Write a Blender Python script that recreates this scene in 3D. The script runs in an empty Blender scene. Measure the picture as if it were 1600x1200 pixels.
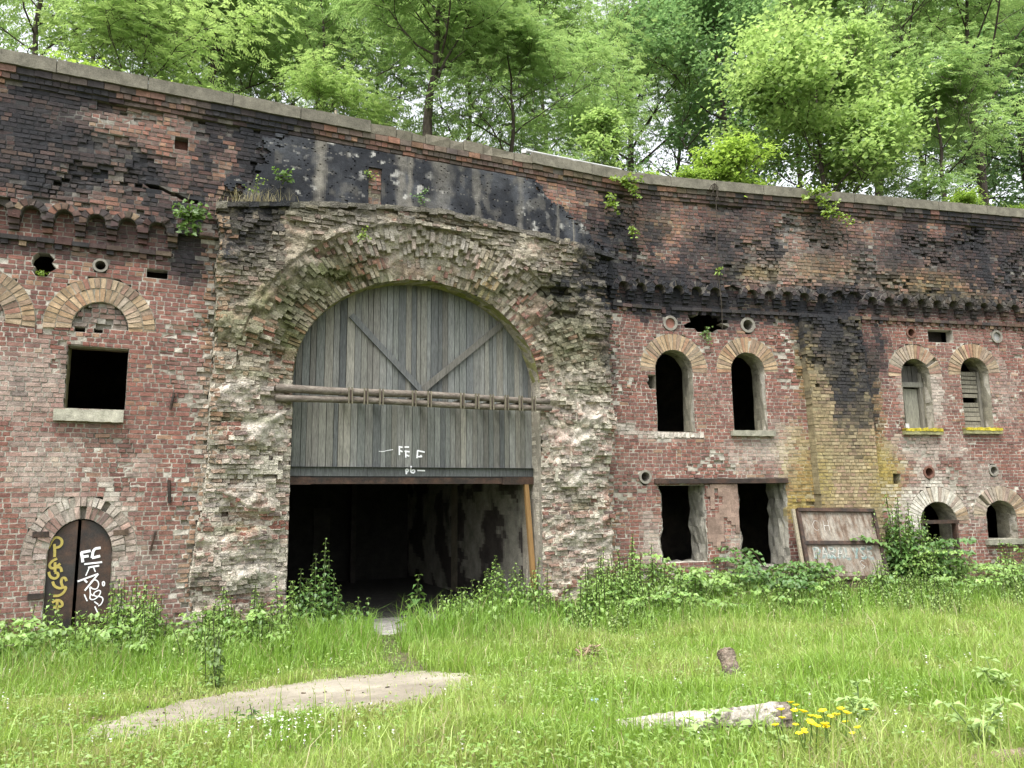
import bpy, math, random
import numpy as np
from mathutils import Vector, noise

R = random.Random(11)
NR = np.random.default_rng(5)
SC = bpy.context.scene
COL = SC.collection

# ------------------------------------------------------------------ camera
F, CZ = 1200.0, 2.38
PITCH, ROLL = math.atan(180 / 1200), 0.0105
_r = Vector((1, 0, 0)); _u = Vector((0, -math.sin(PITCH), math.cos(PITCH))); _f = Vector((0, math.cos(PITCH), math.sin(PITCH)))
CR = _r * math.cos(ROLL) - _u * math.sin(ROLL)
CU = _u * math.cos(ROLL) + _r * math.sin(ROLL)
CAM = Vector((0, 0, CZ))
def ray(px, py):
    return CR * ((px - 800) / F) + CU * ((600 - py) / F) + _f
cam = bpy.data.cameras.new('camera'); camo = bpy.data.objects.new('camera', cam); COL.objects.link(camo)
cam.sensor_width = 36; cam.lens = 36 * F / 1600; cam.clip_start = 0.1; cam.clip_end = 3000
from mathutils import Matrix
m = Matrix((CR, CU, -_f)).transposed().to_4x4(); m.translation = CAM
camo.matrix_world = m
SC.camera = camo

# ------------------------------------------------------------------ the line of the wall in plan: s along it, d in front of it, h up
ANG_A, ANG_B = math.atan(0.4579), math.atan(0.2356)
S0, S1, DS = -60.0, 60.0, 0.05
_n = int((S1 - S0) / DS) + 1
_s = S0 + DS * np.arange(_n)
_t = np.clip((_s + 1.0) / 2.0, 0, 1); _t = _t * _t * (3 - 2 * _t)
_a = ANG_A + (ANG_B - ANG_A) * _t
_bx = np.concatenate([[0], np.cumsum(np.cos(_a[:-1]) * DS)]); _by = np.concatenate([[0], np.cumsum(np.sin(_a[:-1]) * DS)])
_i0 = int(round(-S0 / DS))
_bx += 3.07 - 0.125 - _bx[_i0]; _by += 16.815 + 0.285 - _by[_i0]
BX, BY, AN = _bx.tolist(), _by.tolist(), _a.tolist()
def P(s, h, d=0.0):
    q = (s - S0) / DS
    i = int(q)
    if i < 0: i = 0
    if i > _n - 2: i = _n - 2
    t = q - i
    a = AN[i]
    return (BX[i] + (BX[i + 1] - BX[i]) * t + math.sin(a) * d, BY[i] + (BY[i + 1] - BY[i]) * t - math.cos(a) * d, h)
def nrm(s):
    a = AN[int((s - S0) / DS)]
    return Vector((math.sin(a), -math.cos(a), 0))
def tang(s):
    a = AN[int((s - S0) / DS)]
    return Vector((math.cos(a), math.sin(a), 0))
_sub = slice(int((-20 - S0) / DS), int((25 - S0) / DS))
def W(px, py, d=0.0):                      # a point of the photograph -> (s, h) on the wall offset by d
    k = ray(px, py)
    xs = _bx[_sub] + np.sin(_a[_sub]) * d; ys = _by[_sub] - np.cos(_a[_sub]) * d
    s = float(np.interp(k.x / k.y, xs / ys, _s[_sub]))
    p = P(s, 0, d)
    return s, CZ + k.z * p[1] / k.y
def Wd(px0, py0, px1, py1, d=0.0):
    a = W(px0, py0, d); b = W(px1, py1, d)
    return a, b

# ------------------------------------------------------------------ ground
def wall_y(x):
    return 16.4 + 0.4579 * (x - 2) if x < 2.6 else 16.7 + 0.2356 * (x - 2.6)
def gz(x, y):
    t = max(0.0, min(1.0, (wall_y(x) - y - 1.0) / 9.5)); t = t * t * (3 - 2 * t)
    z = 0.55 * t
    w = min(1.0, max(0.0, wall_y(x) - y - .3))
    z += 0.07 * w * noise.noise(Vector((x * .35, y * .35, 3.1))) + 0.03 * w * noise.noise(Vector((x * 1.1, y * 1.1, 8.1)))
    return z
def G(px, py):                              # a point of the photograph -> ground
    k = ray(px, py); z = 0.3
    for _ in range(12):
        t = (z - CZ) / k.z; x, y = k.x * t, k.y * t; z = 0.5 * z + 0.5 * gz(x, y)
    return Vector((x, y, gz(x, y)))

# ------------------------------------------------------------------ materials
def mat(name, rough=0.85, scale=14.0, amp=0.5, bump=0.35, bdist=0.02, color=None, spec=0.25, metal=0.0, scale2=60.0, stretch=None, ramp=None):
    M = bpy.data.materials.new(name); M.use_nodes = True
    nt = M.node_tree; nd = nt.nodes; L = nt.links
    b = nd['Principled BSDF']; b.inputs['Roughness'].default_value = rough; b.inputs['Specular IOR Level'].default_value = spec
    b.inputs['Metallic'].default_value = metal
    tc = nd.new('ShaderNodeTexCoord'); src = tc.outputs['Object']
    if stretch:
        mp = nd.new('ShaderNodeMapping'); mp.inputs['Scale'].default_value = stretch; L.new(src, mp.inputs['Vector']); src = mp.outputs['Vector']
    n1 = nd.new('ShaderNodeTexNoise'); n1.inputs['Scale'].default_value = scale; n1.inputs['Detail'].default_value = 6; n1.inputs['Roughness'].default_value = .65
    n2 = nd.new('ShaderNodeTexNoise'); n2.inputs['Scale'].default_value = scale2; n2.inputs['Detail'].default_value = 4
    L.new(src, n1.inputs['Vector']); L.new(src, n2.inputs['Vector'])
    mr = nd.new('ShaderNodeMapRange'); mr.inputs['From Min'].default_value = .25; mr.inputs['From Max'].default_value = .75
    mr.inputs['To Min'].default_value = 1 - amp; mr.inputs['To Max'].default_value = 1 + amp
    L.new(n1.outputs['Fac'], mr.inputs['Value'])
    mr2 = nd.new('ShaderNodeMapRange'); mr2.inputs['From Min'].default_value = .3; mr2.inputs['From Max'].default_value = .7
    mr2.inputs['To Min'].default_value = 1 - amp * .6; mr2.inputs['To Max'].default_value = 1 + amp * .6
    L.new(n2.outputs['Fac'], mr2.inputs['Value'])
    mm = nd.new('ShaderNodeMath'); mm.operation = 'MULTIPLY'; L.new(mr.outputs[0], mm.inputs[0]); L.new(mr2.outputs[0], mm.inputs[1])
    mx = nd.new('ShaderNodeVectorMath'); mx.operation = 'SCALE'
    if color is None:
        at = nd.new('ShaderNodeAttribute'); at.attribute_name = 'Col'; L.new(at.outputs['Color'], mx.inputs[0])
    else:
        if ramp:
            cr = nd.new('ShaderNodeMix'); cr.data_type = 'RGBA'
            cr.inputs['A'].default_value = (*color, 1); cr.inputs['B'].default_value = (*ramp, 1)
            n3 = nd.new('ShaderNodeTexNoise'); n3.inputs['Scale'].default_value = scale * .35; n3.inputs['Detail'].default_value = 8; n3.inputs['Roughness'].default_value = .7
            L.new(src, n3.inputs['Vector'])
            m3 = nd.new('ShaderNodeMapRange'); m3.inputs['From Min'].default_value = .42; m3.inputs['From Max'].default_value = .6
            L.new(n3.outputs['Fac'], m3.inputs['Value']); L.new(m3.outputs[0], cr.inputs['Factor'])
            L.new(cr.outputs['Result'], mx.inputs[0])
        else:
            mx.inputs[0].default_value = color
    L.new(mm.outputs[0], mx.inputs['Scale'])
    L.new(mx.outputs[0], b.inputs['Base Color'])
    if bump:
        ad = nd.new('ShaderNodeMath'); ad.operation = 'ADD'; L.new(n1.outputs['Fac'], ad.inputs[0]); L.new(n2.outputs['Fac'], ad.inputs[1])
        bp = nd.new('ShaderNodeBump'); bp.inputs['Strength'].default_value = bump; bp.inputs['Distance'].default_value = bdist
        L.new(ad.outputs[0], bp.inputs['Height']); L.new(bp.outputs[0], b.inputs['Normal'])
    return M
def leaf_mat(name, trans=.45, rough=.5, gain=1.0):
    M = bpy.data.materials.new(name); M.use_nodes = True
    nt = M.node_tree; nd = nt.nodes; L = nt.links
    for n in list(nd): nd.remove(n)
    out = nd.new('ShaderNodeOutputMaterial')
    at = nd.new('ShaderNodeAttribute'); at.attribute_name = 'Col'
    df = nd.new('ShaderNodeBsdfDiffuse'); tr = nd.new('ShaderNodeBsdfTranslucent'); gl = nd.new('ShaderNodeBsdfGlossy'); gl.inputs['Roughness'].default_value = rough
    gl.inputs['Color'].default_value = (.8, .8, .8, 1)
    sc = nd.new('ShaderNodeVectorMath'); sc.operation = 'MULTIPLY'; sc.inputs[1].default_value = (1.25 * gain, 1.2 * gain, .95 * gain)
    L.new(at.outputs['Color'], df.inputs['Color']); L.new(at.outputs['Color'], sc.inputs[0]); L.new(sc.outputs[0], tr.inputs['Color'])
    m1 = nd.new('ShaderNodeMixShader'); m1.inputs[0].default_value = trans; L.new(df.outputs[0], m1.inputs[1]); L.new(tr.outputs[0], m1.inputs[2])
    m2 = nd.new('ShaderNodeMixShader'); m2.inputs[0].default_value = .04; L.new(m1.outputs[0], m2.inputs[1]); L.new(gl.outputs[0], m2.inputs[2])
    L.new(m2.outputs[0], out.inputs['Surface'])
    return M

M_BRICK = mat('weathered_brick', .9, 9, .42, .5, .02)
M_RUBBLE = mat('broken_masonry', .95, 7, .5, .9, .04, scale2=35)
M_RENDER = mat('sooty_render', .85, 5, .45, .5, .02)
M_STONE = mat('grey_stone', .9, 6, .45, .5, .015)
M_WOOD = mat('grey_planks', .85, 7, .55, .5, .006, stretch=(9, 9, .5), scale2=22)
M_POLE = mat('bare_pole', .8, 6, .5, .4, .006, color=(.115, .095, .078), ramp=(.18, .157, .13), stretch=(.6, 6, 6))
M_TIMBER = mat('yellow_timber', .8, 6, .3, .3, .004, color=(.25, .15, .06), stretch=(6, 6, .5))
M_RUST = mat('rusty_iron', .75, 8, .5, .5, .01, color=(.032, .025, .021), ramp=(.075, .043, .03), metal=.1, spec=.3)
M_IRON = mat('dark_iron_sheet', .5, 4, .45, .25, .006, color=(.028, .024, .023), ramp=(.075, .04, .026), metal=.15, spec=.4)
M_PANEL = mat('peeling_sheet', .7, 5, .5, .35, .006, stretch=(3.2, 3.2, .35), color=(.235, .21, .175), ramp=(.115, .078, .055), scale2=30)
M_PAINTF = mat('faded_white_paint', .7, 14, .5, 0, color=(.38, .37, .34), ramp=(.24, .22, .19))
M_PAINT = mat('spray_paint', .6, 20, .12, 0, color=(.8, .8, .82))
M_PAINTY = mat('ochre_spray_paint', .6, 20, .2, 0, color=(.36, .29, .08))
M_PAINTB = mat('faded_teal_paint', .7, 12, .5, 0, color=(.15, .215, .205), ramp=(.21, .2, .17))
M_PLASTER = mat('inner_plaster', .95, 3, .5, .5, .02)
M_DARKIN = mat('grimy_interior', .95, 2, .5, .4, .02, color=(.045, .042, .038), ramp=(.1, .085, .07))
M_PIPE = mat('clay_pipe', .7, 10, .3, .2, .005)
M_SOIL = mat('turf_soil', .95, 3, .5, .6, .03, color=(.06, .085, .02), ramp=(.1, .085, .05), scale2=25)
M_PATH = mat('trodden_path', .95, 2.2, .22, .5, .015, color=(.30, .27, .215), ramp=(.205, .18, .14), scale2=45)
M_HILL = mat('roof_soil', .95, 3, .5, .5, .03, color=(.045, .05, .02), ramp=(.07, .055, .035))
M_BARK = mat('dark_bark', .9, 6, .5, .7, .02, color=(.045, .036, .028), ramp=(.085, .07, .055), stretch=(3, 3, .7))
M_LOG = mat('weathered_log', .85, 5, .5, .6, .015)
M_LEAF = leaf_mat('tree_leaf', .58, gain=1.2)
M_WEED = leaf_mat('weed_leaf', .35)
M_GRASS = leaf_mat('grass_blade', .4)
M_PETAL = leaf_mat('petal', .3)
M_METAL = mat('galvanised_metal', .45, 8, .3, .1, .003, color=(.45, .45, .44), metal=.4, spec=.5)
M_TRASH = mat('litter_plastic', .4, 10, .15, .1, .003)

# ------------------------------------------------------------------ mesh builders
class MB:
    def __init__(s): s.v = []; s.f = []; s.c = []
    def add(s, vs, fs, col):
        b = len(s.v); s.v.extend(vs)
        for q in fs: s.f.append(tuple(b + i for i in q))
        s.c.extend([col] * len(fs))
    def hexa(s, p, col, back=True):        # p: 4 front (ccw) then 4 back
        fs = [(0, 1, 2, 3), (0, 4, 5, 1), (1, 5, 6, 2), (2, 6, 7, 3), (3, 7, 4, 0)]
        if back: fs.append((7, 6, 5, 4))
        s.add(p, fs, col)
    def box(s, o, ax, ay, az, col):        # centre and three half axes
        o = Vector(o); ax = Vector(ax); ay = Vector(ay); az = Vector(az)
        s.hexa([tuple(o - ax - ay - az), tuple(o + ax - ay - az), tuple(o + ax - ay + az), tuple(o - ax - ay + az),
                tuple(o - ax + ay - az), tuple(o + ax + ay - az), tuple(o + ax + ay + az), tuple(o - ax + ay + az)], col)
    def wbox(s, s0, s1, h0, h1, d0, d1, col, j=0.0, nseg=1):   # box on the wall, from depth d0 (back) to d1 (front)
        for k in range(nseg):
            a = s0 + (s1 - s0) * k / nseg; b = s0 + (s1 - s0) * (k + 1) / nseg
            jj = lambda: R.uniform(-j, j)
            s.hexa([P(a, h0 + jj(), d1 + jj()), P(b, h0 + jj(), d1 + jj()), P(b, h1 + jj(), d1 + jj()), P(a, h1 + jj(), d1 + jj()),
                    P(a, h0, d0), P(b, h0, d0), P(b, h1, d0), P(a, h1, d0)], col)
    def tube(s, pts, rad, col, n=7, cap=True, jit=0.0):
        pts = [Vector(p) for p in pts]; b = len(s.v); N = len(pts)
        up = Vector((0, 0, 1))
        for i, p in enumerate(pts):
            t = (pts[min(i + 1, N - 1)] - pts[max(i - 1, 0)]).normalized()
            a = t.cross(up if abs(t.z) < .9 else Vector((1, 0, 0))).normalized(); c = t.cross(a)
            r = rad[i] if isinstance(rad, (list, tuple)) else rad
            for k in range(n):
                w = 2 * math.pi * k / n; q = r * (1 + R.uniform(-jit, jit))
                s.v.append(tuple(p + (a * math.cos(w) + c * math.sin(w)) * q))
        nf = 0
        for i in range(N - 1):
            for k in range(n):
                k2 = (k + 1) % n
                s.f.append((b + i * n + k, b + i * n + k2, b + (i + 1) * n + k2, b + (i + 1) * n + k)); nf += 1
        if cap:
            s.f.append(tuple(b + k for k in range(n))[::-1]); s.f.append(tuple(b + (N - 1) * n + k for k in range(n))); nf += 2
        s.c.extend([col] * nf)
    def build(s, name, M, parent=None, smooth=False):
        me = bpy.data.meshes.new(name); me.from_pydata(s.v, [], s.f); me.materials.append(M)
        at = me.attributes.new('Col', 'FLOAT_COLOR', 'FACE')
        arr = np.ones((len(s.f), 4), dtype=np.float32); arr[:, :3] = np.array(s.c, dtype=np.float32).reshape(-1, 3)
        at.data.foreach_set('color', arr.ravel())
        if smooth: me.polygons.foreach_set('use_smooth', [True] * len(s.f))
        me.update()
        o = bpy.data.objects.new(name, me); COL.objects.link(o)
        if parent is not None:
            o.parent = parent; o.matrix_parent_inverse = parent_world(parent).inverted()
        return o
def parent_world(o):
    m = o.matrix_basis.copy()
    if o.parent is not None: m = parent_world(o.parent) @ o.matrix_parent_inverse @ m
    return m
def np_mesh(name, V, T, C, M, parent=None, smooth=False):    # V (n,3), T (m,3) triangles, C (m,3) face colours
    me = bpy.data.meshes.new(name); nv, nf = len(V), len(T)
    me.vertices.add(nv); me.vertices.foreach_set('co', np.asarray(V, np.float32).ravel())
    me.loops.add(nf * 3); me.loops.foreach_set('vertex_index', np.asarray(T, np.int32).ravel())
    me.polygons.add(nf); me.polygons.foreach_set('loop_start', np.arange(0, nf * 3, 3, dtype=np.int32))
    try: me.polygons.foreach_set('loop_total', np.full(nf, 3, np.int32))
    except Exception: pass
    me.materials.append(M)
    at = me.attributes.new('Col', 'FLOAT_COLOR', 'FACE')
    arr = np.ones((nf, 4), np.float32); arr[:, :3] = C
    at.data.foreach_set('color', arr.ravel())
    me.update(calc_edges=True); me.validate()
    o = bpy.data.objects.new(name, me); COL.objects.link(o)
    if parent is not None:
        o.parent = parent; o.matrix_parent_inverse = parent_world(parent).inverted()
    return o
def empty(name, loc):
    o = bpy.data.objects.new(name, None); COL.objects.link(o); o.location = loc; o.empty_display_size = .2
    return o
def tag(o, label=None, cat=None, group=None, kind=None):
    if label: o['label'] = label
    if cat: o['category'] = cat
    if group: o['group'] = group
    if kind: o['kind'] = kind
    return o
def fr(x, y, z=0.0, o=4):
    return noise.fractal(Vector((x, y, z)), 1.0, 2.0, o)
def mixc(a, b, t):
    t = max(0.0, min(1.0, t)); return (a[0] + (b[0] - a[0]) * t, a[1] + (b[1] - a[1]) * t, a[2] + (b[2] - a[2]) * t)
def sm(a, b, x):
    t = max(0.0, min(1.0, (x - a) / (b - a))); return t * t * (3 - 2 * t)

# ------------------------------------------------------------------ stains: blobs that lie on the wall (soot, moss with painted overhang shade, lime, grime)
SOOT, LIME, YEL, GREEN, GREY = (.022, .023, .027), (.50, .47, .41), (.29, .23, .06), (.085, .10, .03), (.19, .17, .145)
STAIN = []
def stain(kind, px, py, rx, ry, k=1.0, d=.1):
    if kind == 'soot': rx, ry, k = rx * 1.10, ry * 1.08, k * .9
    a = W(px, py, d); b = W(px + rx, py, d); c = W(px, py - ry, d)
    STAIN.append((kind, a[0], a[1], max(.05, abs(b[0] - a[0])), max(.05, abs(c[1] - a[1])), k))
for q in [(60,190,70,60),(15,235,60,60),(140,255,80,36),(110,290,100,26),(330,200,24,45),(392,262,45,66),(405,215,40,40),(250,275,60,20),(90,150,90,12),(270,330,60,16),
          (280,405,45,45,.9),(60,345,90,18,.6),(200,365,80,18,.7),(150,392,150,10,.5),(300,380,30,40,.9),(40,385,80,12,.7),(430,230,50,60,.9),
          (985,345,34,50,.8),(1000,440,60,34),(1060,470,110,26,1.0),(1240,487,80,16,.8),(1420,478,160,16,.8),(1085,437,80,22,.9),(1130,350,66,34,.8),(1112,395,70,24,.9),(1200,335,40,36,.6),(1290,372,40,46,.6),(1400,385,60,36,.6),
          (1480,400,80,44,.9),(1565,385,60,52,1),(1600,445,60,30,.9),(1340,318,100,12,.8),(1510,345,90,14,.8),(945,460,14,110,.9),(920,375,40,40,.9),(960,400,22,70,.9),
          (1080,470,150,18,.9),(1240,480,60,14,.6),(1315,560,42,80,1.1),(1335,635,30,40,.9),(1362,545,22,44,.9),(1300,500,44,34,.9),(1120,500,40,18,.6),
          (365,350,60,36,.8),(415,405,45,24,.6),(930,400,30,60,.6),(870,478,44,34,.35),(500,338,120,14,.4),(690,340,120,14,.4),(1440,470,200,14,.6),
          (30,600,10,12,.5),(110,570,14,30,.3)]:
    stain('soot', *q)
for q in [(395,735,50,40,.75),(400,885,50,40,.8),(385,610,60,30,.45),(340,800,20,40,.5),(905,690,40,50,.55),(905,840,46,30,.5),(410,660,40,24,.5),(890,760,40,26,.6),(900,610,40,30,.4),(1448,795,46,50,1.1),(30,590,70,50,.4),(60,730,60,34,.45),
          (1205,702,54,30,.5),(985,670,10,10,.9),(1450,700,44,24,.55),(1425,612,16,36,.5),(135,745,8,18,.9),(170,765,8,24,.9),(140,790,40,16,.7),(60,800,40,20,.3),(180,860,22,60,.5),
          (58,880,16,60,.4),(215,725,26,14,.3),(640,380,80,24,.5),(740,400,60,30,.3),(1180,860,30,60,.4),(1020,850,14,40,.5),(1570,620,24,50,.3),(1465,620,12,44,.6),(325,690,12,60,.5),
          (205,490,26,16,.3),(1035,680,36,8,.9),(1540,770,30,40,.3),(430,700,18,90,.4)]:
    stain('lime', *q)
for q in [(1262,740,26,48,.65),(1243,700,26,26,.5),(1392,748,30,44,.9),(1455,445,50,22,.4),(1030,355,40,16,.2),(1170,425,34,12,.4),(1280,420,44,18,.22),(1255,560,8,70,.45),
          (1250,800,26,20,.8),(760,430,14,40,.5),(1205,480,140,8,.25),(1500,470,80,12,.3),(1372,640,12,80,.4)]:
    stain('yel', *q)
for q in [(470,470,50,40,.5),(420,480,30,40,.5),(545,430,40,26,.6),(885,520,34,24,.5),(470,540,30,30,.7),(900,560,40,16,.4),(400,585,50,10,.6),(380,655,50,6,.6),(395,700,40,5,.7),(360,825,40,8,.6),(400,905,30,5,.6),(920,610,30,8,.6),(900,665,30,6,.5),(915,790,26,8,.5),(350,500,40,12,.5),(390,530,40,12,.5),(640,440,160,6,.7),(440,330,60,10,.4),(860,460,40,20,.4),(1100,300,400,10,.35),(200,130,300,10,.3)]:  # moss; the thin bands on the jambs also paint in shadow below overhangs
    stain('green', *q)
for q in [(1290,420,90,60,.35),(1180,400,60,40,.3),(100,245,120,60,.3),(560,370,160,30,.6),(420,430,70,60,.6),(800,400,90,40,.6),(900,480,60,60,.7),(310,900,40,60,.5),(230,870,14,40,.7),
          (1540,770,44,40,.4),(1210,800,16,60,.6),(150,700,50,50,.25),(1030,560,40,20,.15),(1500,600,60,40,.15)]:
    stain('grey', *q)
STAIN.sort(key=lambda q: ('grey', 'yel', 'lime', 'green', 'soot').index(q[0]))
SCOL = dict(soot=SOOT, lime=LIME, yel=YEL, green=GREEN, grey=GREY)
def stained(c, s, h, soft=.35, seed=0.0, only=None):
    n1 = fr(s * 1.9 + seed, h * 1.0, 1.7) * .55; n2 = fr(s * 6 + seed, h * 2.2, 4.7, 3) * .45 + R.uniform(-.26, .26)
    for kind, a, b, rs, rh, k in STAIN:
        if abs(s - a) > rs * 1.9 or abs(h - b) > rh * 1.9: continue
        if only and kind not in only: continue
        q = math.sqrt(((s - a) / rs) ** 2 + ((h - b) / rh) ** 2)
        w = sm(1.35 + soft, .95 - soft * 1.4, q + n1 + n2) * min(1.0, k * .9)
        if w > 0: c = mixc(c, SCOL[kind], w)
    return c
def vary(c, a=.15):
    k = 1 + R.uniform(-a, a); return (c[0] * k, c[1] * k, c[2] * k)

# ------------------------------------------------------------------ masonry generators
MORT = (.36, .335, .285)
def ell(sc, hs, a, b, h0=-9):
    def f(h):
        if h < h0: return None
        if h <= hs: return (sc - a, sc + a)
        if h >= hs + b: return None
        w = a * math.sqrt(1 - ((h - hs) / b) ** 2); return (sc - w, sc + w)
    return f
def rect(s0, s1, h0, h1):
    return lambda h: (s0, s1) if h0 <= h <= h1 else None
def arc_only(sc, hs, a, b):
    return lambda h: None if (h < hs or h >= hs + b) else (sc - a * math.sqrt(1 - ((h - hs) / b) ** 2), sc + a * math.sqrt(1 - ((h - hs) / b) ** 2))
def brick_field(mb, sL, sR, hB, hT, dep, colf, blocks=(), course=.08, mcol=MORT, skip=None, back=.22, L=.235, jd=.005, jh=.004, bond='cross', gap=.0095):
    fL = sL if callable(sL) else (lambda h: sL); fR = sR if callable(sR) else (lambda h: sR)
    nrow = max(1, int(round((hT - hB) / course))); ch = (hT - hB) / nrow
    for r in range(nrow):
        h0 = hB + r * ch; h1 = h0 + ch; hm = (h0 + h1) / 2
        row = []
        for bk in blocks:
            mI = bk(hm)
            if mI is None: continue
            row.append((mI, bk(h0 + .002) or mI, bk(h1 - .002) or mI))
        a0, a1 = fL(hm), fR(hm)
        s = a0 - R.uniform(0, .1) - (0.06 if r % 2 else 0)
        while s < a1:
            if bond == 'cross': ln = L * .5 if (r % 2 and R.random() < .93) or R.random() < .35 else L
            else: ln = L * R.choice([1, .5, .5, .75])
            ln *= R.uniform(.96, 1.04)
            a, b = max(s, a0), min(s + ln, a1); s += ln
            if b - a < .02: continue
            pcs = [(a, b, a, b)]
            for mI, bI, tI in row:
                nx = []
                for (ab, bb, at, bt) in pcs:
                    am, bm = (ab + at) / 2, (bb + bt) / 2
                    if mI[1] <= am or mI[0] >= bm: nx.append((ab, bb, at, bt)); continue
                    if mI[0] > am + .015: nx.append((ab, max(ab + .005, min(bb, bI[0])), at, max(at + .005, min(bt, tI[0]))))
                    if mI[1] < bm - .015: nx.append((min(bb - .005, max(ab, bI[1])), bb, min(bt - .005, max(at, tI[1])), bt))
                pcs = nx
            for (ab, bb, at, bt) in pcs:
                sc_ = (ab + bb + at + bt) / 4
                d, rough = dep(sc_, hm)
                c, mc = colf(sc_, hm)
                if mc is None: mc = vary(mcol, .15)
                gone = R.random() < rough * rough * .13 or (skip and skip(sc_, hm))
                dm = d - .009 - (.06 * R.random() + .03 if gone else 0) + rough * R.uniform(-.03, .014)
                j = lambda: R.uniform(-.004, .004) * (1 + rough * 3)
                mb.hexa([P(ab, h0, dm + j()), P(bb, h0, dm + j()), P(bt, h1, dm + j()), P(at, h1, dm + j()),
                         P(ab, h0, dm - back), P(bb, h0, dm - back), P(bt, h1, dm - back), P(at, h1, dm - back)], mc, back=False)
                if gone: continue
                d += R.uniform(-jd, jd) * (1 + rough * 6)
                g = gap + rough * .004; e = jh * (1 + rough * 2)
                q = lambda: R.uniform(-e, e)
                w = lambda: R.uniform(-jd, jd) * (.5 + rough * 1.2)
                if bb - ab > 3 * g:
                    mb.hexa([P(ab + g + q(), h0 + g + q(), d + w()), P(bb - g + q(), h0 + g + q(), d + w()), P(bt - g + q(), h1 - g + q(), d + w()), P(at + g + q(), h1 - g + q(), d + w()),
                             P(ab + g, h0 + g, d - .1), P(bb - g, h0 + g, d - .1), P(bt - g, h1 - g, d - .1), P(at + g, h1 - g, d - .1)], c, back=False)
def voussoirs(mb, sc, hs, a, b, layers, dep, colf, th0=0.0, th1=math.pi, w=.085, mcol=MORT, back=.25, jd=.006, gap=.007, skip=None, jr=.006):
    r = 0.0; ex = .05 / (a + sum(layers) * .5); th0 -= ex; th1 += ex
    for li, T in enumerate(layers):
        arc = (th1 - th0) * ((a + b) / 2 + r + T / 2); n = max(3, int(round(arc / w)))
        off = (R.random() - .5) * .5 if li else 0
        for k in range(n):
            t0 = th0 + (th1 - th0) * k / n; t1 = th0 + (th1 - th0) * (k + 1) / n; tm = (t0 + t1) / 2
            pt = lambda t, q: (sc + (a + q) * math.cos(t), hs + (b + q) * math.sin(t))
            s_, h_ = pt(tm, r + T / 2)
            d, rough = dep(s_, h_, (r + T / 2), tm); c, mc = colf(s_, h_)
            if mc is None: mc = vary(mcol)
            gone = R.random() < rough * .1 or (skip and skip(s_, h_, li))
            dm = d - .012 - rough * .02 - (.1 if gone else 0)
            q0, q1 = r, r + T
            def H(t0, t1, q0, q1, df, db, j):
                z = lambda: R.uniform(-j, j)
                A = [(t0, q0), (t1, q0), (t1, q1), (t0, q1)]
                fr_ = [P(*pt(t, q), df + z()) for t, q in A]; bk = [P(*pt(t, q), db) for t, q in A]
                return fr_[::-1] + bk[::-1]
            mb.hexa(H(t0, t1, q0, q1, dm, dm - back, .004), mc, back=False)
            if gone: continue
            dt = gap / (a + q0 + .01)
            d += R.uniform(-jd, jd) * (1 + rough * 5)
            mb.hexa(H(t0 + dt, t1 - dt, q0 + gap * .6 + R.uniform(0, jr), q1 - gap * .6 - R.uniform(0, jr), d, d - .12, .004 + rough * .02), c, back=False)
        r += T
def liner(mb, pts, d0, d1, colf, inset=0.0, nd=3, jit=0.0):      # reveal round an opening: pts (s,h) outline, open polyline
    cs = sum(p[0] for p in pts) / len(pts)
    prev = None
    for i in range(nd + 1):
        t = i / nd; d = d0 + (d1 - d0) * t
        rowp = [P(p[0] + (cs - p[0]) * inset * t + R.uniform(-jit, jit), p[1] + R.uniform(-jit, jit), d) for p in pts]
        if prev:
            for k in range(len(pts) - 1):
                mb.add([prev[k], prev[k + 1], rowp[k + 1], rowp[k]], [(0, 1, 2, 3)], colf(pts[k], t))
        prev = rowp
def arch_outline(sc, hs, a, b, h0, n=18, close=True):
    pts = [(sc + a, h0)]
    for k in range(1, 5): pts.append((sc + a, h0 + (hs - h0) * k / 5))
    for k in range(n + 1):
        t = math.pi * k / n; pts.append((sc + a * math.cos(t), hs + b * math.sin(t)))
    for k in range(4, 0, -1): pts.append((sc - a, h0 + (hs - h0) * k / 5))
    pts.append((sc - a, h0))
    if close: pts.append((sc + a, h0))
    return pts
def strokes(mb, lines, d, w, col, thick=.004, d_fn=None):        # paint strokes lying on a wall-parallel face; points in the photograph's pixels
    for ln in lines:
        pts = [W(x, y, d) for x, y in ln]
        # smooth a little (Chaikin) so that sprayed lines stay round
        if len(pts) > 2:
            for _ in range(2):
                q = [pts[0]]
                for i in range(len(pts) - 1):
                    a, b = pts[i], pts[i + 1]
                    q += [(a[0] * .75 + b[0] * .25, a[1] * .75 + b[1] * .25), (a[0] * .25 + b[0] * .75, a[1] * .25 + b[1] * .75)]
                q.append(pts[-1]); pts = q
        nrmls = []
        for i in range(len(pts)):
            a = pts[max(0, i - 1)]; b = pts[min(len(pts) - 1, i + 1)]
            dx, dy = b[0] - a[0], b[1] - a[1]; l = math.hypot(dx, dy) or 1
            nrmls.append((-dy / l * w / 2, dx / l * w / 2))
        for i in range(len(pts) - 1):
            a, b = pts[i], pts[i + 1]; na, nb = nrmls[i], nrmls[i + 1]
            A = [(a[0] - na[0], a[1] - na[1]), (b[0] - nb[0], b[1] - nb[1]), (b[0] + nb[0], b[1] + nb[1]), (a[0] + na[0], a[1] + na[1])]
            mb.hexa([P(*p, d + thick + R.uniform(0, .001)) for p in A] + [P(*p, d - .002) for p in A], col)

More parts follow.
